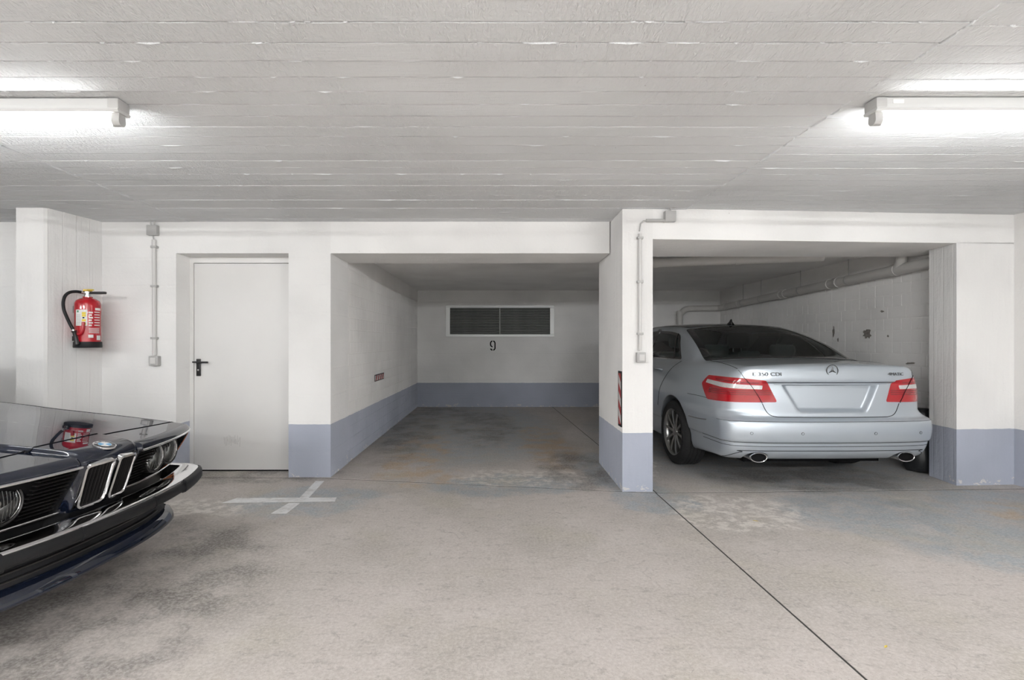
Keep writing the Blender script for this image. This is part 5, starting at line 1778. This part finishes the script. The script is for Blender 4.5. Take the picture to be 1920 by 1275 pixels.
# roundel
rp, rn = DN.points('top', [(0.0, 0.052)], 0.0)
ro = bpy.data.objects.new('roundel', None); link(ro, navy)
o_, ax_ = Vector(rp[0]), Vector(rn[0])
M['roundel_blue'] = simple('roundel_blue', (0.10, 0.36, 0.62, 1), 0.3, coat=0.5)
RR = 0.047
MB().lathe([(RR, -0.004), (RR, 0.003), (RR - 0.003, 0.0045), (RR - 0.005, 0.0035)], o_, ax_, 40, caps=False).build('roundel_rim', 'chrome', ro, smooth=50)
MB().lathe([(RR - 0.004, 0.0030), (0.028, 0.0042)], o_, ax_, 40, caps=False).build('roundel_ring', 'gloss_black', ro, smooth=50)
MB().lathe([(0.0285, 0.0042), (0.0275, 0.0052), (0.0265, 0.0046)], o_, ax_, 40, caps=False).build('roundel_inner_rim', 'chrome', ro, smooth=50)
e1 = (Vector((1, 0, 0)) - ax_ * ax_.x).normalized(); e2 = ax_.cross(e1)
for k in range(4):
    vs = [o_ + ax_ * 0.0046]
    for j in range(9):
        a = k * math.pi / 2 + math.pi / 2 * j / 8
        vs.append(o_ + ax_ * 0.0044 + e1 * 0.027 * math.cos(a) + e2 * 0.027 * math.sin(a))
    MB().add(vs, [(0, j, j + 1) for j in range(1, 9)]).build('roundel_quarter', 'roundel_blue' if k % 2 else 'print_white', ro)
for ch, ang in (('B', 38), ('M', 0), ('W', -38)):
    me = text_mesh(ch, 0.0165, 0.0002)
    me.materials.clear(); me.materials.append(M['print_white'])
    # the top of the letters points to the rear of the car; seen from the front they read left to right
    a = math.radians(ang)
    ex_, ey_ = -e1, Vector((0, 0, 0))
    up_ = (Vector((0, 1, 0)) - ax_ * ax_.y).normalized()
    rt_ = up_.cross(ax_).normalized()
    u2 = up_ * math.cos(a) - rt_ * math.sin(a)
    r2 = rt_ * math.cos(a) + up_ * math.sin(a)
    me.transform(Matrix(((r2.x, u2.x, ax_.x, 0), (r2.y, u2.y, ax_.y, 0), (r2.z, u2.z, ax_.z, 0), (0, 0, 0, 1))))
    ob = bpy.data.objects.new('roundel_letter', me)
    ob.location = o_ + u2 * 0.0355 + ax_ * 0.0042
    link(ob, ro)
# bumper: chrome blade with rubber strip
def bump_path(off=0.0, z=0.0, back=0.62, n=34):
    pts = []
    for x in np.linspace(-0.80, 0.80, n):
        pts.append((x, -0.032 + 0.155 * (abs(x) / 0.80) ** 2.4 + off, z))
    # wrap round the corners
    def corner(sg):
        return [(sg * 0.845, 0.155 + off * 0.9, z), (sg * 0.872, 0.205 + off * 0.5, z), (sg * 0.882, 0.27, z), (sg * 0.886, 0.40, z), (sg * 0.888, back, z)]
    return list(reversed(corner(-1))) + pts + corner(1)
bp = bpy.data.objects.new('front_bumper', None); link(bp, navy)
BZ = 0.0
pth = bump_path(0.0, 0.0)
# side of a sweep along +x with up z: first profile axis points to -y ... (outwards)
chr_prof = [(0.000, 0.430), (0.004, 0.456), (0.002, 0.463), (-0.006, 0.468), (-0.035, 0.476), (-0.085, 0.482), (-0.100, 0.478), (-0.100, 0.43)]
MB().sweep([(-0.004, 0.43), (-0.004, 0.404), (-0.03, 0.392), (-0.10, 0.39), (-0.10, 0.43)], pth).build('bumper_underside', 'black_rubber', bp, smooth=45)
MB().sweep(chr_prof, pth).build('chrome_blade', 'chrome', bp, smooth=50)
rub = [(0.0, 0.456), (0.010, 0.452), (0.017, 0.440), (0.017, 0.414), (0.010, 0.402), (0.0, 0.398), (-0.02, 0.402), (-0.02, 0.452)]
MB().sweep(rub, pth).build('rubber_strip', 'black_rubber', bp, smooth=45)
rub2 = [(0.0, 0.464), (0.016, 0.458), (0.024, 0.444), (0.024, 0.408), (0.016, 0.394), (0.0, 0.388), (-0.02, 0.392), (-0.02, 0.460)]
idx = [i for i, q in enumerate(pth) if q[0] > 0.48]
MB().sweep(rub2, [pth[i] for i in idx]).build('corner_rubber', 'black_rubber', bp, smooth=45)
MB().sweep(rub2, [pth[i] for i, q in enumerate(pth) if q[0] < -0.48]).build('corner_rubber', 'black_rubber', bp, smooth=45)
for sg in (-1, 1):
    i0 = min(range(len(pth)), key=lambda i: abs(pth[i][0] - sg * 0.235))
    MB().sweep([(0.0, 0.458), (0.0125, 0.454), (0.0195, 0.441), (0.0195, 0.413), (0.0125, 0.400), (0.0, 0.396)], [pth[i0], ((pth[i0][0] + 0.007), pth[i0][1], 0.0)]).build('strip_joint', 'black_rubber', bp, smooth=45)
# lower spoiler with cooling slot
sp_ = bpy.data.objects.new('front_spoiler', None); link(sp_, navy)
def sp_path(n=30):
    pts = []
    for x in np.linspace(-0.61, 0.61, n):
        pts.append((x, 0.055 + 0.105 * (abs(x) / 0.61) ** 2.6, 0.0))
    e = [(0.665, 0.20, 0.0), (0.705, 0.27, 0.0), (0.73, 0.36, 0.0), (0.75, 0.50, 0.0)]
    return [(-a, b, c_) for a, b, c_ in reversed(e)] + pts + e
lip = [(0.0, 0.204), (0.012, 0.210), (0.010, 0.230), (-0.012, 0.268), (-0.030, 0.278), (-0.05, 0.272), (-0.06, 0.24), (-0.03, 0.200)]
MB().sweep(lip, sp_path()).build('spoiler_lip', 'navy_paint', sp_, smooth=40)
MB().sweep([(-0.05, 0.262), (-0.035, 0.268), (-0.085, 0.392), (-0.10, 0.392)], [q for q in sp_path()]).build('spoiler_face', 'black_rubber', sp_, smooth=40)
for k in range(3):
    zz = 0.290 + k * 0.030
    MB().sweep([(-0.045 - k * 0.012, zz), (-0.034 - k * 0.012, zz + 0.004), (-0.034 - k * 0.012, zz + 0.010), (-0.05 - k * 0.012, zz + 0.012)], [q for q in sp_path() if abs(q[0]) < 0.50]).build('air_slat', 'black_plastic', sp_, smooth=40)
for sg in (-1, 1):
    MB().tube([(sg * 0.30, 0.06, 0.41), (sg * 0.30, 0.22, 0.41)], 0.02, 10).build('bumper_arm', 'black_plastic', bp, smooth=50)
# wheels, mirrors, underbody
for sg in (-1, 1):
    wheel(navy, sg * 0.725, 0.86, 0.315, sg, R=0.315, W=0.215, rim=0.195)
    wheel(navy, sg * 0.725, 3.486, 0.315, sg, R=0.315, W=0.215, rim=0.195)
    MB().cbox(min(sg * 0.80, sg * 0.95), max(sg * 0.80, sg * 0.95), 1.95, 2.05, 0.93, 1.03, 0.03).build('wing_mirror', 'navy_paint', navy, smooth=60)
MB().box(-0.56, 0.56, 0.3, 4.5, 0.20, 0.30).build('underbody', 'black_matte', navy)
cab2 = bpy.data.objects.new('cabin', None); link(cab2, navy)
MB().box(-0.66, 0.66, 1.6, 3.6, 0.40, 0.46).build('cabin_floor', 'trim_dark', cab2)
MB().cbox(-0.64, 0.64, 1.55, 1.85, 0.62, 0.92, 0.05).build('dashboard', 'trim_dark', cab2, smooth=40)
for x in (-0.34, 0.34):
    MB().cbox(x - 0.24, x + 0.24, 2.65, 2.80, 0.45, 1.02, 0.05).build('front_seat_back', 'seat', cab2, smooth=40)
    headrest(x, 2.74, 1.03, 0.26, 0.15).build('front_headrest', 'seat', cab2, smooth=60)
bpy.context.view_layer.update()
